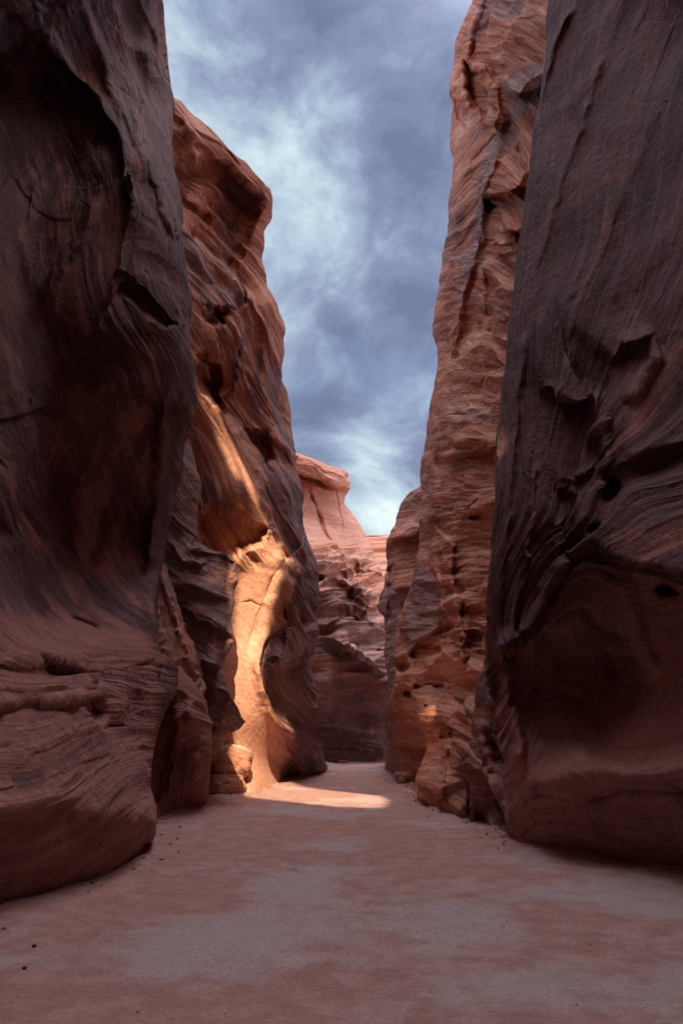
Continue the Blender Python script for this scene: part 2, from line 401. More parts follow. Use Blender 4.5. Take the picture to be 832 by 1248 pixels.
# ------------------------------------------------------------ materials
def rock_mat(name, cols, vcol, vcol2, lamk=1.0, bump=1.0, streak=1.0, pale=0.25, bedk=1.1, lamb=1.0, wv=0.35):
    m = bpy.data.materials.new(name); m.use_nodes = True
    t = m.node_tree; q = G(t); b = t.nodes['Principled BSDF']
    bed = q.n('ShaderNodeAttribute', attribute_name='bed').outputs['Fac']
    va = q.n('ShaderNodeAttribute', attribute_name='varnish_light').outputs['Fac']
    geo = q.n('ShaderNodeNewGeometry'); pos = geo.outputs['Position']
    s = q.n('ShaderNodeSeparateXYZ', ins={0: pos}); X, Y, Z = s.outputs
    w = q.noise(pos, 0.8, 3)
    calm = q.n('ShaderNodeAttribute', attribute_name='calm').outputs['Fac']; rough_f = q.m('SUBTRACT', 1.0, q.m('MULTIPLY', calm, 0.8))
    bw = q.m('ADD', bed, q.m('MULTIPLY', w, wv))
    v1 = q.xyz(q.m('MULTIPLY', bw, 2.2 * lamk), q.m('MULTIPLY', Y, 0.16), q.m('MULTIPLY', Z, 0.12))
    v2 = q.xyz(q.m('MULTIPLY', bw, 11.0 * lamk), q.m('MULTIPLY', Y, 0.5), q.m('MULTIPLY', Z, 0.4))
    v3 = q.xyz(q.m('MULTIPLY', bw, 34.0 * lamk), q.m('MULTIPLY', Y, 1.2), q.m('MULTIPLY', Z, 1.0))
    l1 = q.noise(v1, 1.0, 5, 0.6); l2 = q.noise(v2, 1.0, 4, 0.6); l3 = q.noise(v3, 1.0, 2, 0.5)
    tone = q.m('ADD', q.m('MULTIPLY', l1, 0.62), q.m('MULTIPLY', l2, 0.38))
    base = q.ramp(tone, [(0.36, cols[0]), (0.45, cols[1]), (0.53, cols[2]), (0.62, cols[3])])
    base = q.mix(q.m('MULTIPLY', calm, 0.75), base, tuple((a_ + b_) / 2 for a_, b_ in zip(cols[2], cols[3])))      # water-polished faces carry less banding; paler tone also paints the sunlit strip brighter
    # thin pale laminae
    pl = q.m('MULTIPLY', q.rng(l3, 0.60, 0.74), q.rng(q.noise(pos, 0.9, 3), 0.42, 0.62))
    base = q.mix(q.m('MULTIPLY', q.m('MULTIPLY', pl, pale), rough_f), base, (0.60, 0.42, 0.36))
    # desert varnish: broad authored patches, a few painting in light and shade, broken up by streaks that run down and along the beds
    st = q.noise(q.xyz(q.m('MULTIPLY', X, 2.6), q.m('MULTIPLY', Y, 2.6), q.m('MULTIPLY', Z, 0.22)), 1.0, 6, 0.62, 0.4)
    sb = q.noise(q.xyz(q.m('MULTIPLY', bw, 2.6), q.m('MULTIPLY', Y, 0.16), q.m('MULTIPLY', Z, 0.13)), 1.0, 5, 0.6)
    bl = q.noise(pos, 1.1, 6, 0.6)
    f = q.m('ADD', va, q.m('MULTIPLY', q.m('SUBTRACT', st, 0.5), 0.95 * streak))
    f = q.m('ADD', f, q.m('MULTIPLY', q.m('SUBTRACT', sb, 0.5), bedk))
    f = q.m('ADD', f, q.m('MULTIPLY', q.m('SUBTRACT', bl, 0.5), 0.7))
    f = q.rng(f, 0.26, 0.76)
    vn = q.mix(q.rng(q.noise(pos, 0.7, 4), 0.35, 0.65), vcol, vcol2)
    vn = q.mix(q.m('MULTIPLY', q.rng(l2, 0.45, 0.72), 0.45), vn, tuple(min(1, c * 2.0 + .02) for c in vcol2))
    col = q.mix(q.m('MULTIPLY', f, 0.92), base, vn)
    # grain and dust
    gr = q.noise(pos, 9.0, 6, 0.7)
    col = q.mix(1.0, col, q.ramp(gr, [(0.25, 0.62), (0.5, 1.0), (0.78, 1.32)]), 'MULTIPLY')
    sp = q.rng(q.noise(pos, 30.0, 2, 0.5), 0.66, 0.74)
    col = q.mix(q.m('MULTIPLY', sp, 0.35), col, (0.55, 0.42, 0.38))
    q.put(b.inputs['Base Color'], col)
    q.put(b.inputs['Roughness'], q.rng(f, 0, 1, 0.85, 0.72, False))
    b.inputs['Specular IOR Level'].default_value = 0.20
    h = q.m('MULTIPLY', q.m('ADD', q.m('MULTIPLY', l2, 0.55 * lamb), q.m('MULTIPLY', l3, 0.22 * lamb)), rough_f)
    h = q.m('ADD', h, q.m('MULTIPLY', q.noise(pos, 5.0, 9, 0.66), 0.55))
    chip = q.n('ShaderNodeTexVoronoi', feature='F1', ins={'Vector': q.vm('ADD', pos, q.vm('MULTIPLY', q.noise(pos, 6.0, 3, .5, 0, 'Color'), (.2, .2, .2))), 'Scale': 5.0, 'Detail': 2.0})
    h = q.m('ADD', h, q.m('MULTIPLY', q.m('MULTIPLY', chip.outputs['Distance'], rough_f), 0.22))
    h = q.m('ADD', h, q.m('MULTIPLY', q.noise(pos, 38.0, 3, 0.6), 0.05))
    bp = q.n('ShaderNodeBump', ins={'Strength': 0.9 * bump, 'Distance': 0.10, 'Height': h})
    q.put(b.inputs['Normal'], bp.outputs[0])
    return m

ORANGE = [(0.22, 0.070, 0.044), (0.38, 0.150, 0.095), (0.52, 0.245, 0.165), (0.62, 0.38, 0.30)]
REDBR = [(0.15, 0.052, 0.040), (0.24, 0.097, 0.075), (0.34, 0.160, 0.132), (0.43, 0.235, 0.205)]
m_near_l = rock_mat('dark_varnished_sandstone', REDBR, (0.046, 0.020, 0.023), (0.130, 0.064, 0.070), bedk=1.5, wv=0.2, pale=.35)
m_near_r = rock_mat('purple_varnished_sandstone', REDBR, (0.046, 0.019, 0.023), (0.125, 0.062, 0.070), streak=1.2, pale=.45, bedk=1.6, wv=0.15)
m_mid = rock_mat('banded_orange_sandstone', ORANGE, (0.16, 0.085, 0.085), (0.24, 0.155, 0.155), bedk=1.9, lamb=1.2, wv=0.2)
m_r2 = rock_mat('warm_crossbedded_sandstone', ORANGE, (0.19, 0.10, 0.09), (0.27, 0.17, 0.16), pale=0.5, bedk=1.6, lamb=1.0, wv=0.12)
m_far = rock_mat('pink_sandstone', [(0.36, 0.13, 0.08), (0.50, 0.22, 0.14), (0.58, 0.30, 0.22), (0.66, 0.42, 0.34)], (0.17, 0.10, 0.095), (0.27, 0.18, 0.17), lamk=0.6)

# ------------------------------------------------------------ sandy floor
def make_sand():
    m = bpy.data.materials.new('packed_sand'); m.use_nodes = True
    t = m.node_tree; q = G(t); b = t.nodes['Principled BSDF']
    pos = q.n('ShaderNodeNewGeometry').outputs['Position']
    s = q.n('ShaderNodeSeparateXYZ', ins={0: pos})
    w = q.vm('ADD', pos, q.vm('MULTIPLY', q.vm('SUBTRACT', q.noise(pos, 0.7, 4, 0.6, 0, 'Color'), (.5, .5, .5)), (1.6, 1.6, 0)))
    n1 = q.noise(w, 0.42, 5, 0.58); n2 = q.noise(pos, 3.2, 6, 0.66); n3 = q.noise(pos, 30, 4, 0.7); n4 = q.noise(pos, 120, 2, .6)
    pa = q.m('ADD', n1, q.m('MULTIPLY', q.m('SUBTRACT', n2, .5), 0.30))
    pt = q.n('ShaderNodeAttribute', attribute_name='pale').outputs['Fac']
    pa = q.m('ADD', pa, q.m('MULTIPLY', pt, 0.22))
    c = q.mix(q.rng(n2, 0.35, 0.68), (0.36, 0.205, 0.182), (0.45, 0.275, 0.248))
    c = q.mix(q.m('MULTIPLY', q.rng(pa, 0.51, 0.70), 0.78), c, (0.45, 0.375, 0.39))
    c = q.mix(1.0, c, q.ramp(n3, [(0.28, 0.72), (0.5, 1.0), (0.75, 1.25)]), 'MULTIPLY')
    c = q.mix(q.rng(n4, .66, .74), c, (0.16, 0.09, 0.08))
    q.put(b.inputs['Base Color'], c); b.inputs['Roughness'].default_value = 0.9; b.inputs['Specular IOR Level'].default_value = 0.2
    h = q.m('ADD', q.m('MULTIPLY', n3, 0.35), q.m('ADD', q.m('MULTIPLY', n2, 1.2), q.m('MULTIPLY', n4, 0.12)))
    bp = q.n('ShaderNodeBump', ins={'Strength': 0.55, 'Distance': 0.035, 'Height': h}); q.put(b.inputs['Normal'], bp.outputs[0])
    return m
m_sand = make_sand()

def gpt(px, py):
    r = rays(np.float64(px), np.float64(py)); d = -EYE[2] / r[2]; return (d * r[0], d * r[1])
FEET = [[gpt(*p) for p in ((-70, 1130), (0, 1104), (60, 1088), (100, 1076), (140, 1064), (178, 1050), (186, 1030), (188, 1003), (220, 990), (250, 986), (256, 975), (300, 970), (330, 962), (350, 950), (372, 946), (396, 942), (398, 930), (470, 928))],
        [gpt(*p) for p in ((470, 930), (474, 942), (490, 950), (507, 960), (506, 976), (530, 986), (545, 992), (580, 1002), (600, 1012), (622, 1029), (660, 1036), (700, 1041), (760, 1049), (830, 1060), (890, 1070))]]
def floor_z(x, y):
    n = np.stack([x.ravel(), y.ravel(), np.zeros(x.size)], -1)
    z = fbm(n * 0.35, 3, 3) * 0.035 + fbm(n * 2.2, 3, 6) * 0.008
    for ft in FEET:
        dd = polydist(ft, n[:, 0], n[:, 1])[0]; z = z + 0.13 * np.exp(-dd / 0.32) * (0.6 + fbm(n * 0.9, 2, 8))
    return z.reshape(x.shape)
ys = np.concatenate([np.linspace(-60, 2.5, 60)[:-1], 2.5 * (60 / 2.5) ** np.linspace(0, 1, 420)[:-1], np.geomspace(60, 1500, 30)])
xs_ = np.concatenate([-np.geomspace(8, 1200, 24)[::-1], np.linspace(-7.9, 7.9, 260), np.geomspace(8, 1200, 24)])
GX, GY = np.meshgrid(xs_, ys)
GZ = floor_z(GX, GY)
# pale dried crust: winding down the middle and across the right foreground (real-place patches in metres)
pale = np.zeros(GX.shape)
for (cx, cy, rx, ry, a) in [(-0.75, 6.6, .9, 1.1, 1.), (-.55, 8.2, .5, 1.3, .7), (-0.1, 11.5, .5, 2.6, .5), (1.2, 7.2, .8, 1.2, .55), (.9, 5.2, .8, .7, .8), (2.2, 8.6, 1.4, 1.6, .6), (1.9, 5.4, .6, .8, .5), (-1.1, 5.5, .5, .5, .7), (0, 17, 1.2, 4, .35)]:
    pale += a * np.exp(-(((GX - cx) / rx) ** 2 + ((GY - cy) / ry) ** 2))
me = grid_mesh('canyon_floor', np.stack([GX, GY, GZ], -1), {'pale': pale})
fl = link('ground', me, m_sand); tag(fl, kind='structure')

# ------------------------------------------------------------ near left cliff
XLm = [(-900, -70), (1300, -70)]
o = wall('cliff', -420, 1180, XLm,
    [(-420, 165), (0, 200), (50, 204), (100, 208), (200, 212), (250, 222), (330, 228), (400, 232), (440, 236), (480, 236), (500, 233), (540, 223), (600, 212), (650, 204), (690, 197), (750, 188), (795, 192),
     (808, 212), (830, 214), (850, 204), (880, 190), (920, 182), (960, 181), (985, 189), (1010, 188), (1035, 184), (1050, 178), (1100, 176), (1300, 176)],
    [(-80, -420, 3.0), (180, -420, 11.0), (0, -160, 4.0), (0, -45, 6.0), (0, 60, 9.8), (70, 60, 11.2), (115, -20, 10.4), (200, 0, 15), (0, 200, 11.0), (90, 200, 12.6), (150, 210, 11.8), (212, 200, 14.8), (0, 380, 10.6), (80, 430, 11.8), (150, 400, 11.6),
     (236, 460, 13.6), (0, 600, 9.6), (60, 600, 12.2), (130, 600, 14.0), (185, 600, 14.6), (212, 600, 15.6), (0, 700, 9.6), (100, 700, 13.2), (185, 720, 14.6), (0, 770, 9.0), (100, 790, 11.2), (195, 800, 13.0),
     (0, 850, 8.0), (100, 850, 9.2), (185, 870, 11.6), (-80, 980, 6.2), (0, 980, 6.9), (90, 960, 8.0), (180, 930, 10.6), (185, 1000, 9.4),
     (-70, 1130, 'g'), (0, 1104, 'g'), (60, 1088, 'g'), (100, 1076, 'g'), (140, 1064, 'g'), (178, 1050, 'g')],
    [(200, -50, 5), (230, 300, 5), (130, -50, 4), (180, 150, 4), (225, 400, 4), (60, -50, 3), (130, 130, 3), (160, 260, 3), (200, 420, 3), (232, 520, 3), (0, 40, 2), (90, 300, 2), (120, 420, 2), (190, 600, 2),
     (0, 400, 1), (60, 600, 1), (130, 720, 1), (190, 760, 1), (0, 700, 0), (80, 790, 0), (190, 800, 0), (0, 850, -1), (100, 845, -1), (180, 850, -1), (0, 970, -2), (80, 950, -2), (180, 900, -2), (0, 1080, -3), (90, 1040, -3), (185, 970, -3)],
    [('ledge', [(-140, -70), (-30, -10), (20, 15), (60, 62), (110, 115), (140, 160), (152, 200), (158, 250), (150, 300), (140, 335), (125, 375), (105, 420)], 0.55, 5, 55),
     ('ridge', [(35, 5), (62, 52), (100, 100), (130, 132), (150, 175), (158, 230)], 0.35, 7),
     ('ridge', [(100, 0), (118, 55), (135, 110), (165, 170), (180, 220)], 0.25, 6),
     ('ridge', [(140, 0), (155, 50), (190, 70), (198, 110)], 0.25, 7),
     ('ledge', [(158, 180), (172, 178), (180, 210), (195, 260), (212, 300)], 0.35, 3, 25),
     ('poly', [(152, 0), (168, 0), (190, 50), (195, 90), (185, 62), (170, 45)], -0.4, 4),
     ('ridge', [(82, 195), (60, 208), (42, 228), (36, 270)], 0.10, 6),
     ('ridge', [(118, 235), (100, 290), (70, 330), (50, 370)], 0.3, 8),
     ('poly', [(150, 342), (172, 352), (192, 375), (215, 395), (205, 398), (175, 375)], -0.35, 4),
     ('ledge', [(-70, 520), (0, 512), (55, 498), (110, 462)], 0.12, 2, 40),
     ('ledge', [(112, 488), (140, 470), (175, 478), (200, 492), (232, 492)], 0.8, 8, 60),
     ('poly', [(75, 570), (110, 500), (150, 485), (190, 490), (205, 520), (190, 640), (175, 720), (120, 740), (60, 700)], -0.7, 26),
     ('ridge', [(205, 480), (196, 540), (190, 620), (178, 700)], 0.4, 7),
     ('ridge', [(150, 520), (120, 600), (118, 680)], 0.18, 12),
     ('ridge', [(82, 750), (105, 762), (128, 768)], -0.22, 3),
     ('ledge', [(40, 806), (80, 815), (104, 820), (140, 818), (170, 812), (196, 800)], 0.32, 2, 45),
     ('poly', [(-90, 800), (40, 800), (100, 812), (108, 836), (104, 846), (86, 860), (40, 858), (-90, 880)], 0.30, 5),
     ('blob', 112, 868, 16, 22, -30, -0.45), ('blob', 138, 886, 14, 6, 0, -0.3), ('ledge', [(88, 862), (112, 885), (125, 893), (150, 890)], -0.2, 3, 20),
     ('ridge', [(194, 808), (192, 832)], -0.2, 2),
     ('ledge', [(-80, 1010), (20, 1000), (80, 985), (130, 1010), (190, 990)], 0.3, 18, 50),
     ('blob', 176, 1034, 12, 22, 20, -0.5)],
    dict(big=0.30, lay=0.13, fl=0.05, ter=0.05, scoop=0.12, lam=0.014, freq=1.2, arete=0.16),
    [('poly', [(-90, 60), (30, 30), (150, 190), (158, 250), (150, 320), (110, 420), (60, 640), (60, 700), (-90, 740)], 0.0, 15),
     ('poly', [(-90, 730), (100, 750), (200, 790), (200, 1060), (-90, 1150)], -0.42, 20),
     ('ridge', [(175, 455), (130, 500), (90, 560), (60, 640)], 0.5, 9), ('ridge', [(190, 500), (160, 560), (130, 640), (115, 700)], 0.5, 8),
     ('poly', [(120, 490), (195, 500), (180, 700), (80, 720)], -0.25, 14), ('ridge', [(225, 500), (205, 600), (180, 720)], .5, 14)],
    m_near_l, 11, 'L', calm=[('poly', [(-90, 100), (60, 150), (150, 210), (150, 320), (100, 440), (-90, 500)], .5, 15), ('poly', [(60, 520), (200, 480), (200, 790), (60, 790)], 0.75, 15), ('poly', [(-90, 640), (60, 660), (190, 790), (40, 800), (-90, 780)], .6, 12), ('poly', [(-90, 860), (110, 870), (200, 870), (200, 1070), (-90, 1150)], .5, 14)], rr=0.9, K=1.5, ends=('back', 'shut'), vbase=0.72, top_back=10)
tag(o, 'dark near canyon wall on the left with an overhanging alcove above a bulging base', 'cliff')
near_left = o

# rounded fluted foot that sticks out beyond the base of the near left wall
o = wall('wall_foot', 770, 1040, [(770, 150), (880, 165), (1040, 160)],
    [(770, 188), (790, 198), (812, 222), (835, 238), (856, 252), (880, 258), (920, 259), (945, 255), (960, 253), (975, 254), (985, 250), (1000, 246), (1040, 240)],
    [(160, 770, 14.5), (200, 780, 15.2), (170, 860, 14.4), (225, 860, 14.0), (255, 880, 14.8), (190, 900, 14.6), (185, 960, 14.7), (215, 930, 15.0), (240, 930, 14.6), (255, 950, 15.2), (188, 1000, 'g'), (220, 990, 'g'), (250, 986, 'g'), (160, 1010, 'g')],
    [(160, 780, 0), (255, 860, 0), (190, 880, 1), (235, 880, 1.6), (190, 1000, 1.6), (215, 1000, 2.4), (245, 980, 3.2), (255, 920, 2.6)],
    [('poly', [(186, 880), (200, 855), (220, 845), (232, 850), (215, 900), (205, 960), (180, 990)], -0.25, 8), ('ridge', [(228, 845), (232, 870), (240, 885)], 0.18, 6),
     ('ridge', [(222, 860), (210, 920), (205, 970)], 0.2, 6)],
    dict(big=0.12, lay=0.12, fl=0.05, ter=0.03, scoop=0.1), [('poly', [(190, 880), (215, 850), (240, 880), (240, 990), (185, 1000)], -0.45, 10)],
    m_near_l, 12, 'L', calm=[('poly', [(150, 780), (270, 800), (270, 1040), (150, 1040)], .4, 5)], rr=0.7, K=0.8, ends=('side', 'shut'), parent=near_left, vbase=0.22, dens=1.2, top_back=2, back=4)

# ------------------------------------------------------------ tall left cliff in the middle distance
o = wall('cliff', 112, 985, [(112, 150), (985, 150)],
    [(112, 205), (118, 210), (124, 222), (140, 236), (170, 268), (200, 300), (215, 312), (230, 328), (245, 332), (262, 328), (280, 322), (300, 323), (320, 322), (345, 326), (370, 338), (400, 346), (430, 348), (445, 346), (460, 343), (480, 351), (500, 356),
     (560, 359), (600, 365), (640, 374), (680, 386), (700, 388), (740, 388), (790, 387), (812, 381), (830, 383), (860, 386), (900, 390), (930, 396), (942, 397), (985, 398)],
    [(150, 112, 15.5), (210, 112, 18), (332, 240, 24), (270, 250, 21.5), (215, 250, 18.5), (230, 330, 17.8), (320, 320, 23.5), (300, 380, 20.8), (345, 440, 24), (235, 470, 17.5), (300, 520, 20.4), (350, 560, 24), (235, 600, 18.5), (290, 600, 19.2), (330, 640, 20.8),
     (380, 690, 25.5), (350, 700, 21.5), (300, 700, 20.6), (300, 780, 20.6), (330, 760, 21.6), (345, 800, 21.8), (385, 800, 26), (310, 860, 20.4), (335, 880, 21.4), (360, 880, 23), (392, 900, 26.5), (150, 700, 17), (150, 960, 17.5),
     (262, 966, 'g1.6'), (262, 930, 21.0), (300, 970, 'g'), (330, 962, 'g'), (350, 950, 'g'), (372, 946, 'g'), (396, 942, 'g')],
    [(210, 130, 5), (330, 250, 5.2), (215, 200, 4.2), (330, 300, 4.4), (225, 290, 3), (300, 380, 3), (345, 470, 3.1), (235, 380, 2), (300, 500, 2), (360, 600, 2), (235, 480, 1), (300, 600, 1), (380, 720, 1.2), (235, 560, 0), (300, 700, 0), (385, 830, 0.2), (200, 700, -1), (320, 800, -1), (390, 900, -1), (235, 850, -2), (340, 940, -2)],
    [('poly', [(210, 205), (245, 197), (275, 200), (300, 225), (318, 245), (300, 300), (285, 330), (250, 300), (222, 285), (215, 240)], -0.9, 6),
     ('ledge', [(210, 160), (240, 170), (262, 195), (290, 215), (322, 238)], 0.5, 2, 18), ('ledge', [(212, 190), (232, 190), (258, 192)], 0.5, 3, 14),
     ('ledge', [(212, 145), (250, 165), (300, 205)], 0.3, 2, 10), ('ledge', [(215, 240), (235, 250), (248, 262)], .6, 3, 16), ('ledge', [(222, 255), (240, 262), (252, 275)], -.35, 3, 12),
     ('ridge', [(270, 215), (262, 250), (258, 290)], 0.35, 6), ('ridge', [(300, 240), (290, 280), (282, 320)], 0.25, 5),
     ('ledge', [(222, 284), (250, 300), (284, 325), (300, 352), (304, 375)], -0.9, 4, 60),
     ('blob', 292, 368, 10, 10, 0, -0.5), ('ledge', [(236, 372), (262, 375), (285, 374), (300, 368)], 0.4, 3, 40),
     ('poly', [(234, 445), (250, 430), (262, 440), (272, 470), (262, 492), (245, 470)], -0.9, 5), ('poly', [(244, 385), (262, 378), (275, 380), (268, 398), (246, 402)], -0.6, 4),
     ('ridge', [(266, 462), (275, 490), (284, 515)], 0.25, 4), ('ridge', [(305, 400), (296, 440), (285, 490)], 0.30, 5), ('ridge', [(318, 400), (325, 440), (330, 500)], 0.3, 6), ('ridge', [(300, 340), (320, 400), (345, 460)], .35, 6),
     ('ridge', [(335, 480), (328, 520), (345, 570)], .25, 7),
     ('ledge', [(236, 463), (262, 488), (292, 525), (305, 560), (318, 600), (330, 645), (345, 685), (366, 692)], -1.0, 5, 70),
     ('poly', [(298, 525), (325, 528), (332, 560), (325, 575), (315, 568)], -0.7, 5), ('ledge', [(324, 526), (345, 548), (358, 575)], 0.4, 3, 22),
     ('ridge', [(330, 560), (350, 620), (378, 690)], 0.35, 8),
     ('poly', [(240, 628), (262, 616), (285, 618), (306, 640), (322, 646), (316, 662), (292, 668), (284, 690), (240, 690)], -0.6, 7),
     ('ledge', [(318, 648), (340, 668), (362, 688)], 0.15, 3, 20),
     ('ledge', [(356, 688), (340, 712), (326, 735), (318, 770), (311, 806), (317, 842), (334, 875), (347, 898), (352, 918), (345, 945)], 0.5, 12, 60),
     ('ridge', [(288, 735), (305, 732), (325, 742)], -0.05, 1.5), ('ridge', [(300, 790), (318, 745), (330, 705), (345, 690)], -0.08, 1.6),
     ('ledge', [(325, 800), (345, 815), (372, 800), (392, 790)], 0.55, 5, 45), ('poly', [(355, 700), (385, 700), (390, 760), (372, 765), (358, 740)], -.5, 6),
     ('blob', 385, 930, 12, 18, 0, 0.5)],
    dict(big=0.25, lay=0.16, fl=0.07, ter=0.08, scoop=0.0, lam=0.025, freq=1.1, arete=0.40, facet=.05),
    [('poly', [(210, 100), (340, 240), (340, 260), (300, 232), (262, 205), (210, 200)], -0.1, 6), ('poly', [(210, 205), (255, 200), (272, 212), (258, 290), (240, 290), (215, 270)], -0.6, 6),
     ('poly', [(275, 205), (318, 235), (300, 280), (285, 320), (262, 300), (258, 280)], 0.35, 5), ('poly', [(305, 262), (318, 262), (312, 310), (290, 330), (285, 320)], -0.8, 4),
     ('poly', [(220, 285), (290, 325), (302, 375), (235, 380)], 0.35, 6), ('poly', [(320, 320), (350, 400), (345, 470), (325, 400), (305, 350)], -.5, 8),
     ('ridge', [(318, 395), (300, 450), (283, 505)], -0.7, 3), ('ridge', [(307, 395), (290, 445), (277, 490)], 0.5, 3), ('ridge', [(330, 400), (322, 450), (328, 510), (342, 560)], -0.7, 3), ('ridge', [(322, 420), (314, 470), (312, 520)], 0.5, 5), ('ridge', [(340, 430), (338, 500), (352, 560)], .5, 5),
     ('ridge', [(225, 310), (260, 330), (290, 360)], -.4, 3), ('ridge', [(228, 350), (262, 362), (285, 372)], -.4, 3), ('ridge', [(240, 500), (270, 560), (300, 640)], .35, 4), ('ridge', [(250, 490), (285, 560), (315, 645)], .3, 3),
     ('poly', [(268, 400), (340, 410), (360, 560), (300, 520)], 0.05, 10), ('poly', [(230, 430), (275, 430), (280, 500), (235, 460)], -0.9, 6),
     ('poly', [(236, 465), (292, 530), (330, 645), (350, 690), (300, 640), (270, 600), (255, 540)], -0.9, 8),  # paints the slab's skylit glow into its colour
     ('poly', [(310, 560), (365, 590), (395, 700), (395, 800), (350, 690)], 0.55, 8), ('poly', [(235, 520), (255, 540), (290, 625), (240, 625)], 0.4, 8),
     ('poly', [(240, 625), (320, 640), (366, 690), (318, 800), (318, 835), (352, 920), (345, 975), (250, 975), (280, 720)], -1.2, 5),  # paler tone paints the sunlit strip and glowing alcove into the rock
     ('poly', [(366, 690), (395, 690), (400, 950), (350, 950), (352, 920), (318, 840), (318, 800)], 0.45, 6)],  # darker tone paints in the shade beyond the strip's edge
    m_mid, 21, 'L', fk=1.35, calm=[('poly', [(285, 690), (366, 690), (322, 800), (320, 835), (352, 920), (345, 970), (260, 970), (275, 720)], .95, 8), ('poly', [(240, 470), (292, 530), (330, 645), (300, 640), (255, 540)], .5, 10)], rr=0.8, K=2.2, ends=('side', 'shut'), vbase=0.34, dens=1.25, top_back=12, back=14)  # calm patches also paint the sunlit strip and slab paler
tag(o, 'tall orange and purple cliff left of centre whose curved hollow catches the sunlight', 'cliff')
mid_left = o

# layered dark buttress in front of the sunlit hollow
o = wall('layered_buttress', 470, 975, [(470, 140), (975, 140)],
    [(470, 205), (500, 222), (560, 240), (600, 243), (650, 243), (660, 246), (668, 258), (674, 280), (682, 290), (700, 290), (729, 283), (750, 282), (770, 284), (782, 288), (795, 280), (810, 271), (822, 276), (853, 286), (868, 294), (879, 299), (888, 292), (895, 278), (915, 268), (975, 262)],
    [(140, 470, 15.8), (225, 500, 17.3), (240, 600, 17.3), (200, 600, 16.8), (290, 690, 17.2), (230, 700, 17.0), (200, 700, 16.9), (290, 780, 16.4), (240, 780, 16.6), (300, 875, 16.4), (250, 860, 16.4), (200, 850, 16.4), (140, 700, 16.6), (260, 960, 'g0.6'), (200, 975, 'g0.3'), (140, 900, 15.6)],
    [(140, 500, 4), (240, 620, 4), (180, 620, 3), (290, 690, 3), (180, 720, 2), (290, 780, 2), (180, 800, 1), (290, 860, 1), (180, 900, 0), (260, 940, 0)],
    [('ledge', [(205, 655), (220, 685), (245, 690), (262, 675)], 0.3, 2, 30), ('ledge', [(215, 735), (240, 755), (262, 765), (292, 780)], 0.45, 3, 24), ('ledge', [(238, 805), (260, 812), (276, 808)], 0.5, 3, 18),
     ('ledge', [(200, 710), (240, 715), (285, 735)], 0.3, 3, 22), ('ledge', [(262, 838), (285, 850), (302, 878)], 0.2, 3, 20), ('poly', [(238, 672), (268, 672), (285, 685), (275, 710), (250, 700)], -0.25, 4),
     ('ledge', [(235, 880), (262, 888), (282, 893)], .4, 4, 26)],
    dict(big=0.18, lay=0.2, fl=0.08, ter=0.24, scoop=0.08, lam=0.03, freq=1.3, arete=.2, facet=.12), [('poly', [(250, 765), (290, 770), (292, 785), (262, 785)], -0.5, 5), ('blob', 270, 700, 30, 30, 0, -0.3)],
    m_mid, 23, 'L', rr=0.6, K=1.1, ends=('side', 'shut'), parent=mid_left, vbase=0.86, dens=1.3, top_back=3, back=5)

# knobbly flaking rib between the alcove and the buttress
o = wall('flaking_rib', 676, 850, [(676, 170), (850, 190)],
    [(676, 190), (690, 198), (705, 203), (720, 209), (735, 214), (750, 221), (765, 226), (780, 233), (800, 241), (820, 246), (836, 250), (850, 248)],
    [(170, 676, 15.9), (200, 680, 16.2), (185, 740, 15.4), (222, 760, 15.7), (200, 800, 14.9), (240, 810, 15.3), (246, 836, 15.2), (190, 850, 14.5)],
    [(170, 700, 0), (210, 700, 1), (190, 830, 0), (240, 810, 1.2), (225, 760, 1.1)], [('ridge', [(196, 690), (210, 740), (228, 790), (240, 830)], .25, 5), ('ridge', [(203, 700), (220, 755), (236, 805)], -.15, 2)],
    dict(big=0.05, lay=0.03, fl=0.03, ter=0.05, scoop=0.05, knob=0.16, kf=3.2, arete=.05), [], m_mid, 24, 'L', rr=0.35, K=1.0, ends=('side', 'shut'), parent=mid_left, vbase=0.55, dens=1.6, top_back=1.5, back=3)

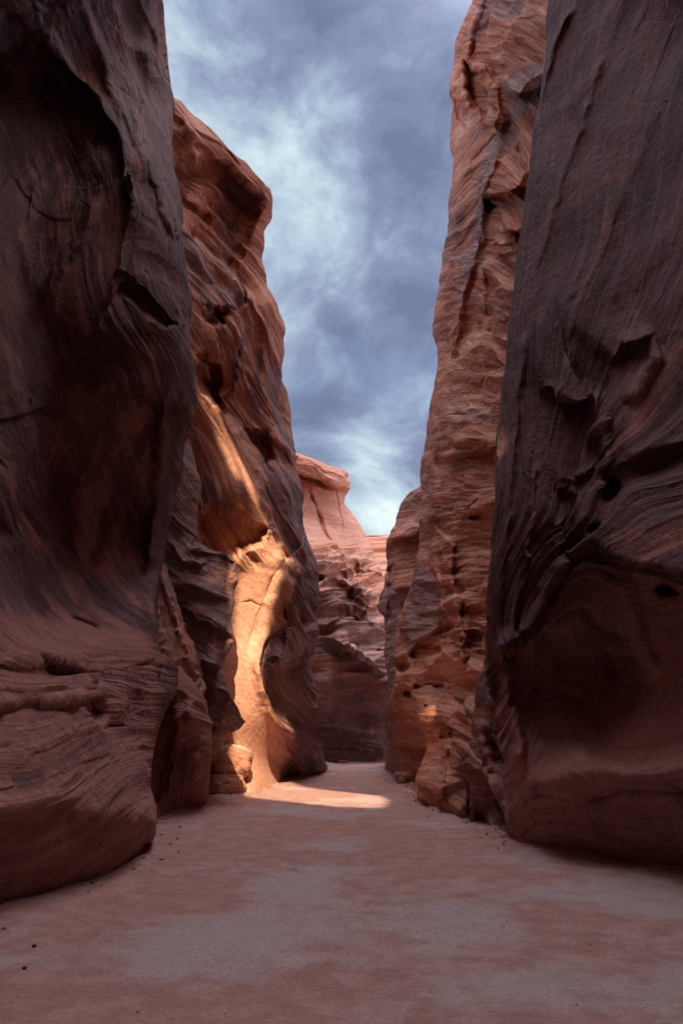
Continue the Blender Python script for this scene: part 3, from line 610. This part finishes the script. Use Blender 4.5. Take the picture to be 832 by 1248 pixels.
# ------------------------------------------------------------ far cliff closing the canyon
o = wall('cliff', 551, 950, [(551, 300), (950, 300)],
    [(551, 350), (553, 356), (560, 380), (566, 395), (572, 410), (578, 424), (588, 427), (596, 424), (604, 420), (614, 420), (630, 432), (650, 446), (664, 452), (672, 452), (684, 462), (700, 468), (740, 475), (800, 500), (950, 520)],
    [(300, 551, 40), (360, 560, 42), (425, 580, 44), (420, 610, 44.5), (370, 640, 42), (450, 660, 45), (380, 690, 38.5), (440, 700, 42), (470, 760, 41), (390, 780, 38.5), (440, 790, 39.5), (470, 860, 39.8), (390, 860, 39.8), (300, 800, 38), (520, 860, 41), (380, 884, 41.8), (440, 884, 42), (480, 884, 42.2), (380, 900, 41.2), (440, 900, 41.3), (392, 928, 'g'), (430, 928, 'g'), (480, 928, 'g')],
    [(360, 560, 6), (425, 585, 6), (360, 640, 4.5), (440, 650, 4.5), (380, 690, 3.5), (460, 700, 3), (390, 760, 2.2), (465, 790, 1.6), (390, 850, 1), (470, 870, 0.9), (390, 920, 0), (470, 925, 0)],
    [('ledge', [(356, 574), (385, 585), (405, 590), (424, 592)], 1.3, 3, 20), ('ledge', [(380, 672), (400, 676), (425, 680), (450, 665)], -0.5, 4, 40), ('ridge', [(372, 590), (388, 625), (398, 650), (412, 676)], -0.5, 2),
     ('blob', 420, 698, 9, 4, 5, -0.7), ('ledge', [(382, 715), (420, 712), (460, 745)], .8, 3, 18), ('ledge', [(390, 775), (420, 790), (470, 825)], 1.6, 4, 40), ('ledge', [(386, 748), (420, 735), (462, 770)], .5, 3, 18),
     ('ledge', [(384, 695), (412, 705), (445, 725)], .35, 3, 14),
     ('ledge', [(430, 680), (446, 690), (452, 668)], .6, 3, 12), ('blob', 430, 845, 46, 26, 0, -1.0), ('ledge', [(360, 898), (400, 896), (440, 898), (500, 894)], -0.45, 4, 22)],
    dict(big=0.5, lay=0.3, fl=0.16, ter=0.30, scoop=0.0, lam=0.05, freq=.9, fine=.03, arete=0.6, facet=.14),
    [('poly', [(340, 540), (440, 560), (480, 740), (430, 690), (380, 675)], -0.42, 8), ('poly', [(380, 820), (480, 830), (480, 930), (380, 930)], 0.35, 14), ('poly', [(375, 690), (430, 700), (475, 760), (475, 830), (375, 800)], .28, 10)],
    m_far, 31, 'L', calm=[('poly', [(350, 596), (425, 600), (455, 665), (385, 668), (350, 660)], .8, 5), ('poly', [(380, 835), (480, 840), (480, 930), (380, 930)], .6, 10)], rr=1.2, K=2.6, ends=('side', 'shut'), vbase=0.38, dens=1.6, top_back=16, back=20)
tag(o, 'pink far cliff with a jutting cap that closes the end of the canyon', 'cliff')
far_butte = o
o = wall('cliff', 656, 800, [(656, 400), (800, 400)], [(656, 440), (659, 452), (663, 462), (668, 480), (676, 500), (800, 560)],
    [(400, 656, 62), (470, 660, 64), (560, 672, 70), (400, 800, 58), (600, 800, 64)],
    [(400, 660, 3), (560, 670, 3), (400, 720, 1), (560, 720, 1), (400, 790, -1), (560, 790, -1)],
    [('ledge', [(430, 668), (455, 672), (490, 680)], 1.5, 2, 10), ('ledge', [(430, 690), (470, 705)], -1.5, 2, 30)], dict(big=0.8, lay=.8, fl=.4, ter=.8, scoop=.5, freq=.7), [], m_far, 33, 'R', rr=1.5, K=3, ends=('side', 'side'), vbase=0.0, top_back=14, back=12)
tag(o, 'distant strip of pink rock showing low in the gap right of the capped cliff', 'cliff')

# ------------------------------------------------------------ dark slab cliff beyond the right wall
o = wall('cliff', 588, 965, [(588, 514), (592, 510), (600, 499), (610, 492), (620, 486), (635, 479), (650, 474), (658, 471), (665, 471), (690, 472), (715, 469), (728, 462), (745, 460), (756, 468), (775, 471), (800, 470), (850, 470), (900, 468), (938, 468), (965, 468)],
    [(588, 580), (965, 560)],
    [(505, 595, 32), (560, 595, 28), (474, 650, 33), (560, 660, 28), (472, 690, 32.5), (470, 760, 31.5), (520, 760, 29), (472, 850, 30), (540, 850, 27.5), (475, 936, 'g'), (510, 945, 'g'), (560, 955, 'g')],
    [(480, 630, 5), (560, 600, 5), (475, 680, 4), (560, 655, 4), (475, 740, 3), (560, 720, 3), (475, 820, 2), (560, 820, 2), (475, 900, 1), (560, 900, 1)],
    [('ledge', [(470, 668), (480, 660), (510, 652), (530, 650)], 1.2, 3, 40), ('poly', [(470, 668), (482, 668), (480, 720), (472, 760)], -0.6, 3), ('blob', 478, 700, 8, 12, 0, -.8), ('ledge', [(480, 720), (510, 715)], .5, 2, 16), ('ridge', [(486, 740), (480, 820), (476, 930)], .4, 5)],
    dict(big=.35, lay=.35, fl=.2, ter=.3, scoop=.4, lam=.03), [('poly', [(455, 700), (484, 720), (480, 950), (455, 950)], .5, 4), ('poly', [(480, 655), (560, 640), (560, 720), (482, 720)], -.35, 6)],
    m_r2, 41, 'R', rl=0.9, rr=0, K=1.8, ends=('shut', 'side'), vbase=0.55, dens=1.5, top_back=10, back=10)
tag(o, 'narrow dark layered cliff at the far right bend beside the orange wall', 'cliff')

# ------------------------------------------------------------ tall orange cliff on the right
o = wall('cliff', -380, 1010,
    [(-380, 625), (-100, 592), (0, 573), (20, 567), (50, 556), (80, 551), (95, 548), (110, 550), (125, 552), (145, 550), (165, 549), (185, 553), (200, 553), (240, 547), (290, 544), (310, 538), (350, 533), (380, 529), (400, 527), (440, 530), (455, 529), (470, 526), (520, 519), (560, 513),
     (590, 511), (620, 511), (640, 510), (660, 509), (700, 501), (740, 491), (800, 481), (830, 477), (850, 472), (870, 469), (900, 468), (940, 470), (948, 476), (1010, 480)],
    [(-380, 760), (0, 740), (300, 700), (600, 660), (1010, 660)],
    [(620, -380, 20), (740, -380, 15), (573, 0, 22), (640, 0, 18), (740, 0, 14), (553, 200, 23.5), (600, 200, 20.5), (650, 200, 17.5), (700, 200, 15), (530, 400, 24.5), (570, 400, 21), (620, 400, 17.5), (680, 400, 14.5), (512, 600, 25.5), (545, 600, 21.5), (600, 600, 17), (650, 600, 14.5),
     (490, 740, 26), (530, 740, 21.5), (590, 740, 17), (472, 860, 26), (500, 860, 22.5), (560, 860, 17.5), (474, 942, 'g'), (490, 950, 'g'), (510, 956, 'g1.5'), (600, 985, 'g1'), (660, 1010, 'g1')],
    [(560, 40, 8), (660, 20, 8.6), (552, 150, 7), (650, 130, 7.4), (548, 250, 6.2), (600, 150, 6.6), (648, 215, 6.6), (540, 320, 5), (600, 260, 5.4), (640, 290, 5.6), (530, 440, 4), (620, 400, 4.3), (515, 570, 3), (605, 545, 3.2), (510, 650, 2.2), (600, 640, 2.2), (495, 760, 1), (590, 745, 1.1), (480, 850, 0), (590, 850, 0), (470, 930, -1), (600, 980, -1)],
    [('poly', [(568, 74), (585, 88), (596, 108), (600, 132), (592, 146), (580, 134), (566, 108)], -1.3, 4), ('poly', [(553, 118), (562, 122), (571, 146), (568, 160), (557, 148)], -0.5, 3),
     ('ridge', [(569, 72), (590, 84), (602, 106), (607, 140), (604, 172)], 0.5, 4), ('ridge', [(560, 100), (568, 125), (585, 145), (592, 160)], 0.35, 4),
     ('ridge', [(592, -20), (578, 35), (566, 75)], 0.4, 5), ('ridge', [(545, 95), (553, 110)], .3, 6),
     ('poly', [(600, 26), (640, -60), (760, -100), (760, 70), (660, 98), (632, 118), (606, 100)], 0.9, 3), ('poly', [(572, 40), (598, 25), (600, 95), (575, 75)], -0.3, 4),
     ('ledge', [(602, 200), (625, 168), (655, 148), (700, 130)], -0.35, 4, 30),
     ('ledge', [(588, 246), (600, 238), (618, 236), (645, 222), (700, 205)], 1.0, 2, 55), ('poly', [(587, 240), (600, 246), (606, 250), (596, 254), (590, 256)], -.5, 2.5),
     ('ledge', [(596, 278), (610, 286), (640, 283), (700, 270)], 0.8, 2, 26), ('ledge', [(590, 296), (612, 300), (640, 292)], 0.3, 2, 14), ('ledge', [(600, 312), (640, 306)], 0.25, 2, 12),
     ('ridge', [(612, 165), (598, 205), (588, 240), (583, 290), (570, 330), (556, 390), (548, 440)], 0.55, 6), ('ridge', [(565, 190), (560, 230), (552, 300), (543, 360)], .3, 7),
     ('poly', [(590, 330), (608, 350), (606, 400), (622, 440), (600, 420), (592, 370)], -0.5, 5),
     ('blob', 552, 432, 8, 5, 0, -0.4), ('blob', 560, 506, 8, 4, -10, -0.5), ('ledge', [(538, 520), (560, 545), (580, 540), (605, 520)], .3, 8, 30),
     ('ledge', [(532, 568), (548, 558), (575, 553), (605, 544), (660, 530)], 0.5, 2, 30),
     ('ridge', [(531, 500), (528, 560), (531, 640)], 0.45, 6),
     ('blob', 580, 628, 12, 6, -5, -0.7), ('blob', 578, 722, 9, 3.5, 0, -0.5), ('blob', 566, 740, 10, 4, 0, -0.3),
     ('poly', [(530, 642), (552, 667), (553, 705), (563, 755), (570, 800), (560, 805), (545, 760), (536, 740), (530, 700), (522, 680)], 0.55, 3),
     ('ridge', [(530, 642), (540, 700), (548, 760)], -0.3, 6), ('ridge', [(512, 660), (505, 720), (492, 790)], 0.3, 6),
     ('poly', [(498, 800), (512, 780), (540, 762), (545, 795), (520, 805), (505, 815)], -0.7, 4), ('blob', 492, 812, 12, 12, 0, -0.8), ('blob', 497, 845, 9, 6, 0, -0.6), ('blob', 512, 835, 8, 6, 0, -.5), ('blob', 530, 838, 10, 4, -20, -.5), ('blob', 572, 790, 12, 25, 0, -.5),
     ('ledge', [(486, 865), (492, 900), (508, 940)], -0.5, 5, 30), ('ledge', [(484, 830), (500, 838), (512, 828)], .3, 2, 12)],
    dict(big=0.20, lay=0.13, fl=0.055, ter=0.10, scoop=0.0, lam=0.03, freq=1.5, arete=0.26, facet=.07),
    [('poly', [(585, 0), (640, -60), (632, 15), (600, 28), (575, 60)], 0.8, 4), ('poly', [(605, 90), (665, 65), (660, 100), (632, 120), (610, 105)], 0.8, 4), ('ridge', [(660, 105), (618, 140), (598, 200), (588, 245), (580, 300), (565, 350)], 0.8, 8),
     ('poly', [(505, 680), (535, 720), (540, 760), (500, 795), (492, 780)], 0.7, 6), ('poly', [(600, 20), (660, 10), (660, 60), (606, 80)], -.5, 6), ('poly', [(568, 74), (596, 108), (600, 140), (580, 134)], -.6, 4), ('poly', [(600, 200), (655, 170), (640, 235), (600, 240)], -.4, 6), ('poly', [(530, 642), (553, 667), (570, 800), (545, 760)], -.5, 4), ('ridge', [(552, 230), (555, 290), (545, 340)], .3, 8), ('poly', [(480, 760), (600, 700), (600, 860), (480, 860)], -.25, 14),
     ('poly', [(466, 870), (480, 850), (480, 950), (466, 950)], .4, 4)],
    m_r2, 42, 'R', fk=1.5, rl=0.5, rr=0, K=2.2, ends=('shut', 'side'), vbase=0.30, dens=1.35, top_back=12, back=12)
tag(o, 'tall warm orange cliff right of the sky gap with curved layers and small caves', 'cliff')
right_mid = o
# angular buttress at its foot
o = wall('foot_buttress', 832, 1050,
    [(832, 530), (838, 512), (843, 500), (850, 503), (860, 506), (880, 512), (895, 517), (905, 521), (920, 521), (930, 517), (945, 509), (952, 506), (958, 508), (966, 505), (975, 504), (985, 510), (1050, 530)],
    [(832, 660), (1050, 660)],
    [(505, 840, 20), (530, 836, 20), (575, 850, 15.6), (620, 836, 14.8), (660, 836, 13), (517, 890, 18.5), (560, 890, 15.8), (600, 890, 14), (640, 890, 12.8), (519, 920, 18.2), (509, 948, 17.6), (540, 940, 15.8), (600, 950, 13.2), (505, 976, 'g'), (530, 986, 'g'), (545, 992, 'g'), (580, 1002, 'g'), (600, 1012, 'g'), (622, 1022, 'g'), (650, 1036, 'g')],
    [(505, 850, 2), (560, 850, 2.2), (520, 920, 1), (570, 920, 1.2), (505, 975, 0), (560, 990, 0), (610, 850, 3), (610, 920, 2), (620, 1010, 1)],
    [('ridge', [(545, 848), (560, 858), (576, 868)], -0.25, 2), ('ridge', [(558, 873), (546, 895), (541, 930), (537, 970), (535, 985)], 0.28, 3), ('ledge', [(508, 950), (530, 965), (537, 975)], 0.5, 2, 25), ('ledge', [(512, 942), (535, 935), (552, 920)], -.35, 4, 14),
     ('ledge', [(576, 866), (566, 888), (560, 905), (552, 930), (548, 950)], 0.45, 3, 22), ('ridge', [(575, 930), (570, 960), (566, 1000)], .3, 5),
     ('blob', 579, 874, 9, 7, 0, -0.5), ('blob', 590, 868, 8, 8, 0, .3), ('blob', 600, 905, 14, 16, 0, -0.45), ('blob', 585, 905, 10, 12, 0, .3), ('blob', 520, 862, 2.5, 2.5, 0, -.4), ('blob', 540, 898, 7, 3, 0, -.3), ('ridge', [(560, 905), (585, 925), (605, 950), (615, 980)], 0.35, 7)],
    dict(big=0.15, lay=0.12, fl=0.07, ter=0.05, scoop=0.15, knob=0.0), [('poly', [(500, 838), (575, 850), (560, 905), (520, 905)], -.1, 6), ('poly', [(560, 905), (660, 840), (660, 1040), (560, 1000)], .3, 10), ('poly', [(505, 948), (540, 960), (540, 985), (505, 980)], -.5, 4), ('poly', [(508, 850), (545, 846), (548, 868), (525, 905), (517, 885)], -.5, 4)],  # last patch paints the small sunlit spot into the face colour
    m_r2, 43, 'R', rl=0.35, rr=0, K=1.1, ends=('shut', 'side'), parent=right_mid, vbase=0.35, dens=1.5, top_back=2.5, back=4)
# stack of knobs in the corner
o = wall('knobbly_rib', 800, 1045, [(800, 588), (820, 580), (850, 577), (870, 574), (900, 568), (940, 566), (990, 572), (1045, 576)], [(800, 650), (1045, 660)],
    [(588, 800, 14.2), (640, 800, 12.8), (578, 860, 14.0), (640, 860, 12.4), (570, 930, 13.6), (640, 930, 12.2), (572, 1000, 13.4), (582, 1003, 'g'), (600, 1012, 'g'), (622, 1025, 'g'), (655, 1036, 'g')],
    [(580, 830, 3), (640, 830, 3), (570, 920, 1.5), (640, 920, 1.5), (575, 1000, 0), (650, 1010, 0)],
    [('blob', 605, 912, 16, 24, -20, -0.4), ('ridge', [(592, 905), (600, 935), (622, 955)], .25, 6), ('blob', 600, 860, 10, 12, 0, .3), ('blob', 588, 884, 9, 9, 0, .25)],
    dict(big=0.15, lay=0.1, fl=0.08, ter=0.06, scoop=0.35, knob=0.25), [], m_near_r, 44, 'R', rl=0.3, rr=0, K=.8, ends=('shut', 'side'), parent=right_mid, vbase=0.4, dens=1.5, top_back=2, back=3)

# ------------------------------------------------------------ near right cliff
o = wall('cliff', -420, 1140,
    [(-420, 722), (-100, 690), (0, 669), (30, 669), (60, 666), (100, 660), (150, 652), (200, 647), (230, 641), (300, 633), (350, 626), (400, 619), (470, 612), (550, 604), (600, 601), (700, 595), (780, 591), (800, 590), (830, 593), (850, 600), (870, 606), (900, 611), (930, 614), (960, 618), (1000, 620), (1030, 621), (1140, 624)],
    [(-420, 905), (1140, 905)],
    [(722, -420, 13.5), (900, -420, 3.9), (672, 0, 13), (740, 0, 11.2), (850, 0, 8.6), (900, -160, 5.5), (648, 200, 12.8), (740, 200, 10.8), (850, 200, 8.4), (620, 400, 12.6), (700, 400, 10.8), (760, 400, 10), (850, 400, 8.3), (604, 560, 12.4), (680, 560, 11), (760, 560, 9.8), (880, 560, 8),
     (595, 700, 12.2), (660, 700, 10.9), (760, 700, 9.4), (880, 700, 7.8), (600, 830, 12.2), (640, 830, 11.2), (700, 830, 10.6), (780, 830, 9.6), (880, 830, 8.0), (620, 950, 11), (700, 940, 9.8), (880, 940, 7.6),
     (622, 1029, 'g'), (660, 1036, 'g'), (700, 1041, 'g'), (760, 1049, 'g'), (830, 1060, 'g'), (890, 1070, 'g')],
    [(600, 700, 0), (640, 400, 0), (690, 0, 0), (610, 800, 1), (660, 600, 1), (720, 330, 1), (800, 0, 1), (680, 640, 2.2), (740, 480, 2), (832, 220, 2), (720, 600, 3), (780, 540, 3), (860, 440, 3), (760, 600, 4), (860, 560, 4), (640, 780, 5), (700, 690, 5), (760, 690, 5), (860, 700, 5.4),
     (640, 850, 6), (700, 790, 6), (850, 800, 6.2), (620, 950, 7), (720, 920, 7), (850, 900, 7), (620, 1020, 8), (850, 1010, 8)],
    [('ridge', [(640, 400), (628, 520), (618, 640), (604, 760)], 0.2, 5), ('ridge', [(655, 560), (640, 680), (622, 770), (606, 795)], 0.25, 5),
     ('ledge', [(648, 478), (668, 474), (688, 486), (706, 491), (722, 484), (726, 462)], 0.5, 4, 45), ('ridge', [(725, 466), (726, 500), (735, 535), (742, 560), (734, 590)], 0.28, 8), ('ledge', [(750, 560), (800, 552), (860, 535)], .3, 6, 40),
     ('blob', 741, 590, 10, 22, 5, -0.4), ('poly', [(684, 598), (698, 604), (706, 640), (702, 672), (690, 690), (680, 650)], -0.3, 8), ('blob', 722, 642, 9, 6, 0, -0.22), ('ledge', [(672, 600), (700, 585), (735, 565)], .25, 4, 25),
     ('ridge', [(742, 420), (790, 408), (800, 440), (765, 500)], .25, 8), ('ledge', [(735, 450), (760, 425), (800, 405)], .4, 4, 40),
     ('ledge', [(596, 806), (622, 796), (652, 762), (680, 710), (702, 676), (728, 664), (752, 684), (780, 690), (860, 706), (920, 712)], 1.1, 6, 130),
     ('ridge', [(600, 800), (640, 765), (690, 692), (728, 668)], .3, 6),
     ('blob', 813, 719, 18, 12, 5, -0.7, 1.0), ('blob', 710, 840, 95, 85, 0, -0.9), ('ridge', [(750, 690), (770, 760), (800, 830)], .25, 14),
     ('ridge', [(622, 800), (615, 850), (632, 905), (628, 940)], .35, 8), ('blob', 606, 850, 10, 35, 0, -.4),
     ('ridge', [(635, 965), (700, 942), (770, 945), (900, 930)], 0.30, 22), ('ledge', [(640, 930), (660, 900), (700, 905), (760, 940), (860, 905)], -0.15, 6, 30), ('ridge', [(700, 985), (760, 960), (900, 965)], -.15, 8),
     ('ridge', [(700, 0), (672, 60), (660, 130)], 0.25, 4), ('ridge', [(650, 330), (690, 200), (740, 60)], .12, 5), ('ridge', [(690, 420), (745, 260), (820, 90)], .12, 7)],
    dict(big=0.24, lay=0.12, fl=0.05, ter=0.05, scoop=0.0, lam=0.016, freq=1.1, arete=0.16, facet=.05),
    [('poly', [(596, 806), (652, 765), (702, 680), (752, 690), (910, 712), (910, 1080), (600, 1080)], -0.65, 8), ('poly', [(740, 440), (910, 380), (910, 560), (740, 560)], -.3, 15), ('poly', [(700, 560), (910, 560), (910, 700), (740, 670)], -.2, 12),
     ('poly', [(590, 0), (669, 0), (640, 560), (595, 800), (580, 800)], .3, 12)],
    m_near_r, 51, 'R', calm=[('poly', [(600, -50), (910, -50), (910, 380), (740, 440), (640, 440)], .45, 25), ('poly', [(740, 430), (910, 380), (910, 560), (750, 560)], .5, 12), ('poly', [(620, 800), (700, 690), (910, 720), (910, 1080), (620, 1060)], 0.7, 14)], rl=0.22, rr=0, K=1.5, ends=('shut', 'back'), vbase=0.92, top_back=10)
tag(o, 'dark purple near canyon wall on the right leaning over a smooth brown hollow', 'cliff')

# ------------------------------------------------------------ added unseen sun blocker behind the camera; its openings are cut to shape the sunlit patches
HOLES = [[(0.48, 33.2), (0.2, 33.5), (0.15, 33.9), (0.5, 34.3), (0.75, 34.2), (1.2, 34.9), (1.85, 36.3), (2.1, 36.0), (1.86, 34.3), (1.6, 33.0), (1.42, 32.2), (1.32, 31.4), (1.22, 30.5), (1.33, 29.8), (1.65, 29.5), (2.02, 30.2), (2.2, 30.7),
          (2.35, 30.2), (2.73, 28.7), (3.35, 27.95), (3.95, 27.1), (4.6, 26.5), (4.45, 25.0), (4.1, 24.05), (3.33, 24.2), (2.6, 24.6), (1.85, 25.4), (1.0, 26.1), (0.55, 26.8), (0.48, 30.0)],
         [(-0.8, 36.5), (-0.2, 36.52), (0.3, 36.35), (0.68, 35.75), (0.98, 35.15), (1.15, 34.98), (0.85, 34.8), (0.5, 35.45), (0.15, 36.1), (-0.2, 36.3), (-0.8, 36.32)],
         [(-0.7, 36.12), (-0.1, 36.08), (0.25, 35.65), (0.45, 35.2), (0.33, 35.1), (0.1, 35.45), (-0.2, 35.88), (-0.7, 35.98)],
         [(5.6, 28.15), (5.76, 28.0), (5.84, 27.5), (5.82, 27.05), (5.6, 27.1)]]
def sun_blocker():
    import bmesh
    gx = np.unique(np.round(np.concatenate([np.linspace(-45, -1, 24), np.arange(-1, 7.5, 0.12), np.linspace(7.5, 45, 20)]), 3))
    gz = np.unique(np.round(np.concatenate([np.linspace(-2, 23, 16), np.arange(23, 38.01, 0.12), np.linspace(38, 82, 24)]), 3))
    A, B = np.meshgrid(gx, gz)
    cx = (A[:-1, :-1] + A[1:, 1:]) / 2; cz = (B[:-1, :-1] + B[1:, 1:]) / 2
    hole = np.zeros(cx.shape, bool)
    for h in HOLES: hole |= inside(h, cx, cz)
    n = np.stack([A.ravel(), np.zeros(A.size), B.ravel()], -1)
    dy = fbm(n * 0.2, 4, 201) * 1.2
    P = np.stack([A.ravel(), np.full(A.size, -14.0), B.ravel()], -1)
    P = P + (SUN / SUN[1])[None] * dy[:, None]
    me = bpy.data.meshes.new('cliff'); bm = bmesh.new()
    vs = [bm.verts.new(p) for p in P]; nx = len(gx); fs = []
    for j in range(len(gz) - 1):
        for i in range(nx - 1):
            if not hole[j, i]: fs.append(bm.faces.new((vs[j * nx + i], vs[j * nx + i + 1], vs[(j + 1) * nx + i + 1], vs[(j + 1) * nx + i])))
    for v in [v for v in vs if not v.link_faces]: bm.verts.remove(v)
    ret = bmesh.ops.extrude_face_region(bm, geom=fs)
    mv = [e for e in ret['geom'] if isinstance(e, bmesh.types.BMVert)]
    bmesh.ops.translate(bm, verts=mv, vec=Vector(SUN * (5 / abs(SUN[1]))))
    bm.normal_update(); bm.to_mesh(me); bm.free()
    return link('cliff', me, m_r2)  # slab out of view, added to block and shape the sunlight
tag(sun_blocker(), 'added sun blocker slab behind the viewpoint with cut openings that shape the sunlight', 'cliff')

# ------------------------------------------------------------ boulders and loose stones
def boulder(name, px, py, w, h, dpt, rot, seed, mat, label=None, cat=None, parent=None, back=0.0, sink=0.12, boxy=3.2, vb=0.4, res=70, bedk=1.0, group=None, lift=0.0):
    gx, gy = gpt(px, py); gy += back; gx *= 1 + back / max(gy, 1)
    th = np.linspace(0, math.pi, res // 2 + 1); ph = np.linspace(0, 2 * math.pi, res, endpoint=False)
    T, Ph = np.meshgrid(th, ph, indexing='ij')
    e = 2.0 / boxy; f = lambda v: np.sign(v) * np.abs(v) ** e
    D = np.stack([f(np.sin(T)) * f(np.cos(Ph)), f(np.sin(T)) * f(np.sin(Ph)), f(np.cos(T))], -1)
    Q = D * np.array([w / 2, dpt / 2, h / 2])
    sc_ = max(w, h)
    n = (Q / sc_ * 3.0 + seed * 5.1).reshape(-1, 3)
    h1, g1 = facets(n * np.array([.7, .7, 1.1]), seed)
    dsp = fbm(n * 0.6, 3, seed) * 0.16 + h1 * 0.07 - 0.02 * np.exp(-g1 / .05) + fbm(n * np.array([.5, .5, 5.0]), 2, seed + 3, .5, True) * 0.018
    Q = Q + D / np.linalg.norm(D, axis=-1)[..., None] * (dsp * sc_).reshape(T.shape)[..., None]
    me = grid_mesh(name, Q[::-1], {'bed': Q[::-1, :, 2] * 1.0 + Q[::-1, :, 0] * 0.25, 'varnish_light': np.full(T.shape, vb), 'calm': np.full(T.shape, 0.2)}, wrapu=True)
    o = link(name, me, mat, parent)
    o.location = (gx, gy, h / 2 - sink * h + lift); o.rotation_euler = rot
    if label: tag(o, label, cat or 'rock', group)
    return o
G_ST = 'loose stones on the sandy floor'
boulder('boulder', 273, 971, 1.1, 0.62, 1.0, (0.05, -0.08, 0.3), 301, m_mid, 'low slabby boulder on the sand against the left wall, lowest of its stack', back=0.45, vb=.45)
boulder('boulder', 275, 971, 1.3, 0.75, 1.0, (0.0, 0.12, 0.1), 302, m_mid, 'wide smooth boulder resting on top of the low slabby one by the sunlit hollow', back=0.6, vb=.3, lift=0.54, sink=0.05)
boulder('boulder', 494, 956, 0.62, 0.42, 0.6, (0, 0, 0.5), 303, m_r2, 'rounded brown boulder at the foot of the orange right wall', back=0.25, vb=.5)
boulder('stone', 322, 959, 0.24, 0.13, 0.25, (0.1, 0.25, 0.2), 304, m_near_l, 'small dark wedge shaped stone in the sunlit sand below the glowing hollow', vb=1.1, boxy=2.6, res=32, group=G_ST)
boulder('stone', 342, 950, 0.42, 0.13, 0.35, (0, 0.1, 0.4), 305, m_near_l, 'flat dark stone against the base of the shaded pillar beside the sunlit hollow', vb=1.0, boxy=2.6, res=32, group=G_ST)
boulder('stone', 399, 929, 0.5, 0.25, 0.4, (0.2, 0.3, 0.9), 306, m_near_l, 'jagged dark stone at the foot of the far cliff, left of its two neighbours', vb=1.0, boxy=2.4, res=32, group=G_ST)
boulder('stone', 408, 930, 0.35, 0.4, 0.3, (0.4, 0.5, 0.1), 307, m_near_l, 'upright splintered stone at the foot of the far cliff', vb=1.1, boxy=2.4, res=32, group=G_ST)
boulder('stone', 418, 930, 0.55, 0.16, 0.3, (0, 0.1, 0.2), 308, m_mid, 'flat reddish stone at the foot of the far cliff, right of the splintered one', vb=.6, boxy=2.4, res=32, group=G_ST)
boulder('stone', 42, 1154, 0.035, 0.022, 0.03, (0, 0, 0.4), 309, m_near_l, 'tiny dark pebble alone on the left foreground sand, the farther of two', vb=1.1, boxy=2.4, res=20, group=G_ST)
boulder('stone', 30, 1181, 0.032, 0.02, 0.03, (0, 0, 1.4), 310, m_near_l, 'tiny dark pebble near the left picture edge, the nearer of two', vb=1.1, boxy=2.4, res=20, group=G_ST)

# grit: small chips scattered on the floor and gathered along the feet of the walls
def grit(n=3000):
    rs = np.random.RandomState(5)
    X, Y, S = [], [], []
    for ft in FEET:
        f = np.array(ft); seg = np.hypot(*(f[1:] - f[:-1]).T); c = np.concatenate([[0], np.cumsum(seg)])
        t = rs.rand(n // 3) * c[-1]; x = np.interp(t, c, f[:, 0]); y = np.interp(t, c, f[:, 1])
        sgn = 1 if ft is FEET[0] else -1
        X.append(x + sgn * rs.exponential(0.22, len(t))); Y.append(y + rs.normal(0, .15, len(t)) - .05); S.append(0.006 + rs.rand(len(t)) ** 7 * 0.035)
    y = 3.5 + rs.rand(n // 3) ** 1.6 * 16; x = (rs.rand(n // 3) - .5) * 8
    X.append(x); Y.append(y); S.append(0.003 + rs.rand(len(y)) ** 8 * 0.009)
    X = np.concatenate(X); Y = np.concatenate(Y); S = np.concatenate(S)
    Z = floor_z(X, Y)
    base = np.array([[1, 0, 0], [0, 1, 0], [-1, 0, 0], [0, -1, 0], [0, 0, .7], [0, 0, -.7]], float)
    m = len(X); V = base[None] * (0.6 + 0.7 * rs.rand(m, 6, 1)) * S[:, None, None]
    a = rs.rand(m) * 6.28; ca, sa = np.cos(a)[:, None], np.sin(a)[:, None]
    V = np.stack([V[..., 0] * ca - V[..., 1] * sa, V[..., 0] * sa + V[..., 1] * ca, V[..., 2]], -1) + np.stack([X, Y, Z + S * 0.25], -1)[:, None]
    tri = np.array([[0, 1, 4], [1, 2, 4], [2, 3, 4], [3, 0, 4], [1, 0, 5], [2, 1, 5], [3, 2, 5], [0, 3, 5]])
    F = (tri[None] + (np.arange(m) * 6)[:, None, None]).reshape(-1, 3)
    me = bpy.data.meshes.new('gravel'); me.vertices.add(m * 6); me.vertices.foreach_set('co', V.ravel().astype(F32))
    me.loops.add(len(F) * 3); me.loops.foreach_set('vertex_index', F.ravel().astype(np.int32))
    me.polygons.add(len(F)); me.polygons.foreach_set('loop_start', np.arange(0, len(F) * 3, 3, dtype=np.int32)); me.polygons.foreach_set('loop_total', np.full(len(F), 3, np.int32))
    me.update(calc_edges=True)
    mt = bpy.data.materials.new('grit_chips'); mt.use_nodes = True; q = G(mt.node_tree); b = mt.node_tree.nodes['Principled BSDF']
    pos = q.n('ShaderNodeNewGeometry').outputs['Position']
    q.put(b.inputs['Base Color'], q.ramp(q.noise(pos, 24, 2), [(.35, (.13, .065, .055)), (.5, (.30, .16, .13)), (.65, (.42, .28, .24))])); b.inputs['Roughness'].default_value = .9
    tag(link('gravel', me, mt), kind='stuff')
grit()
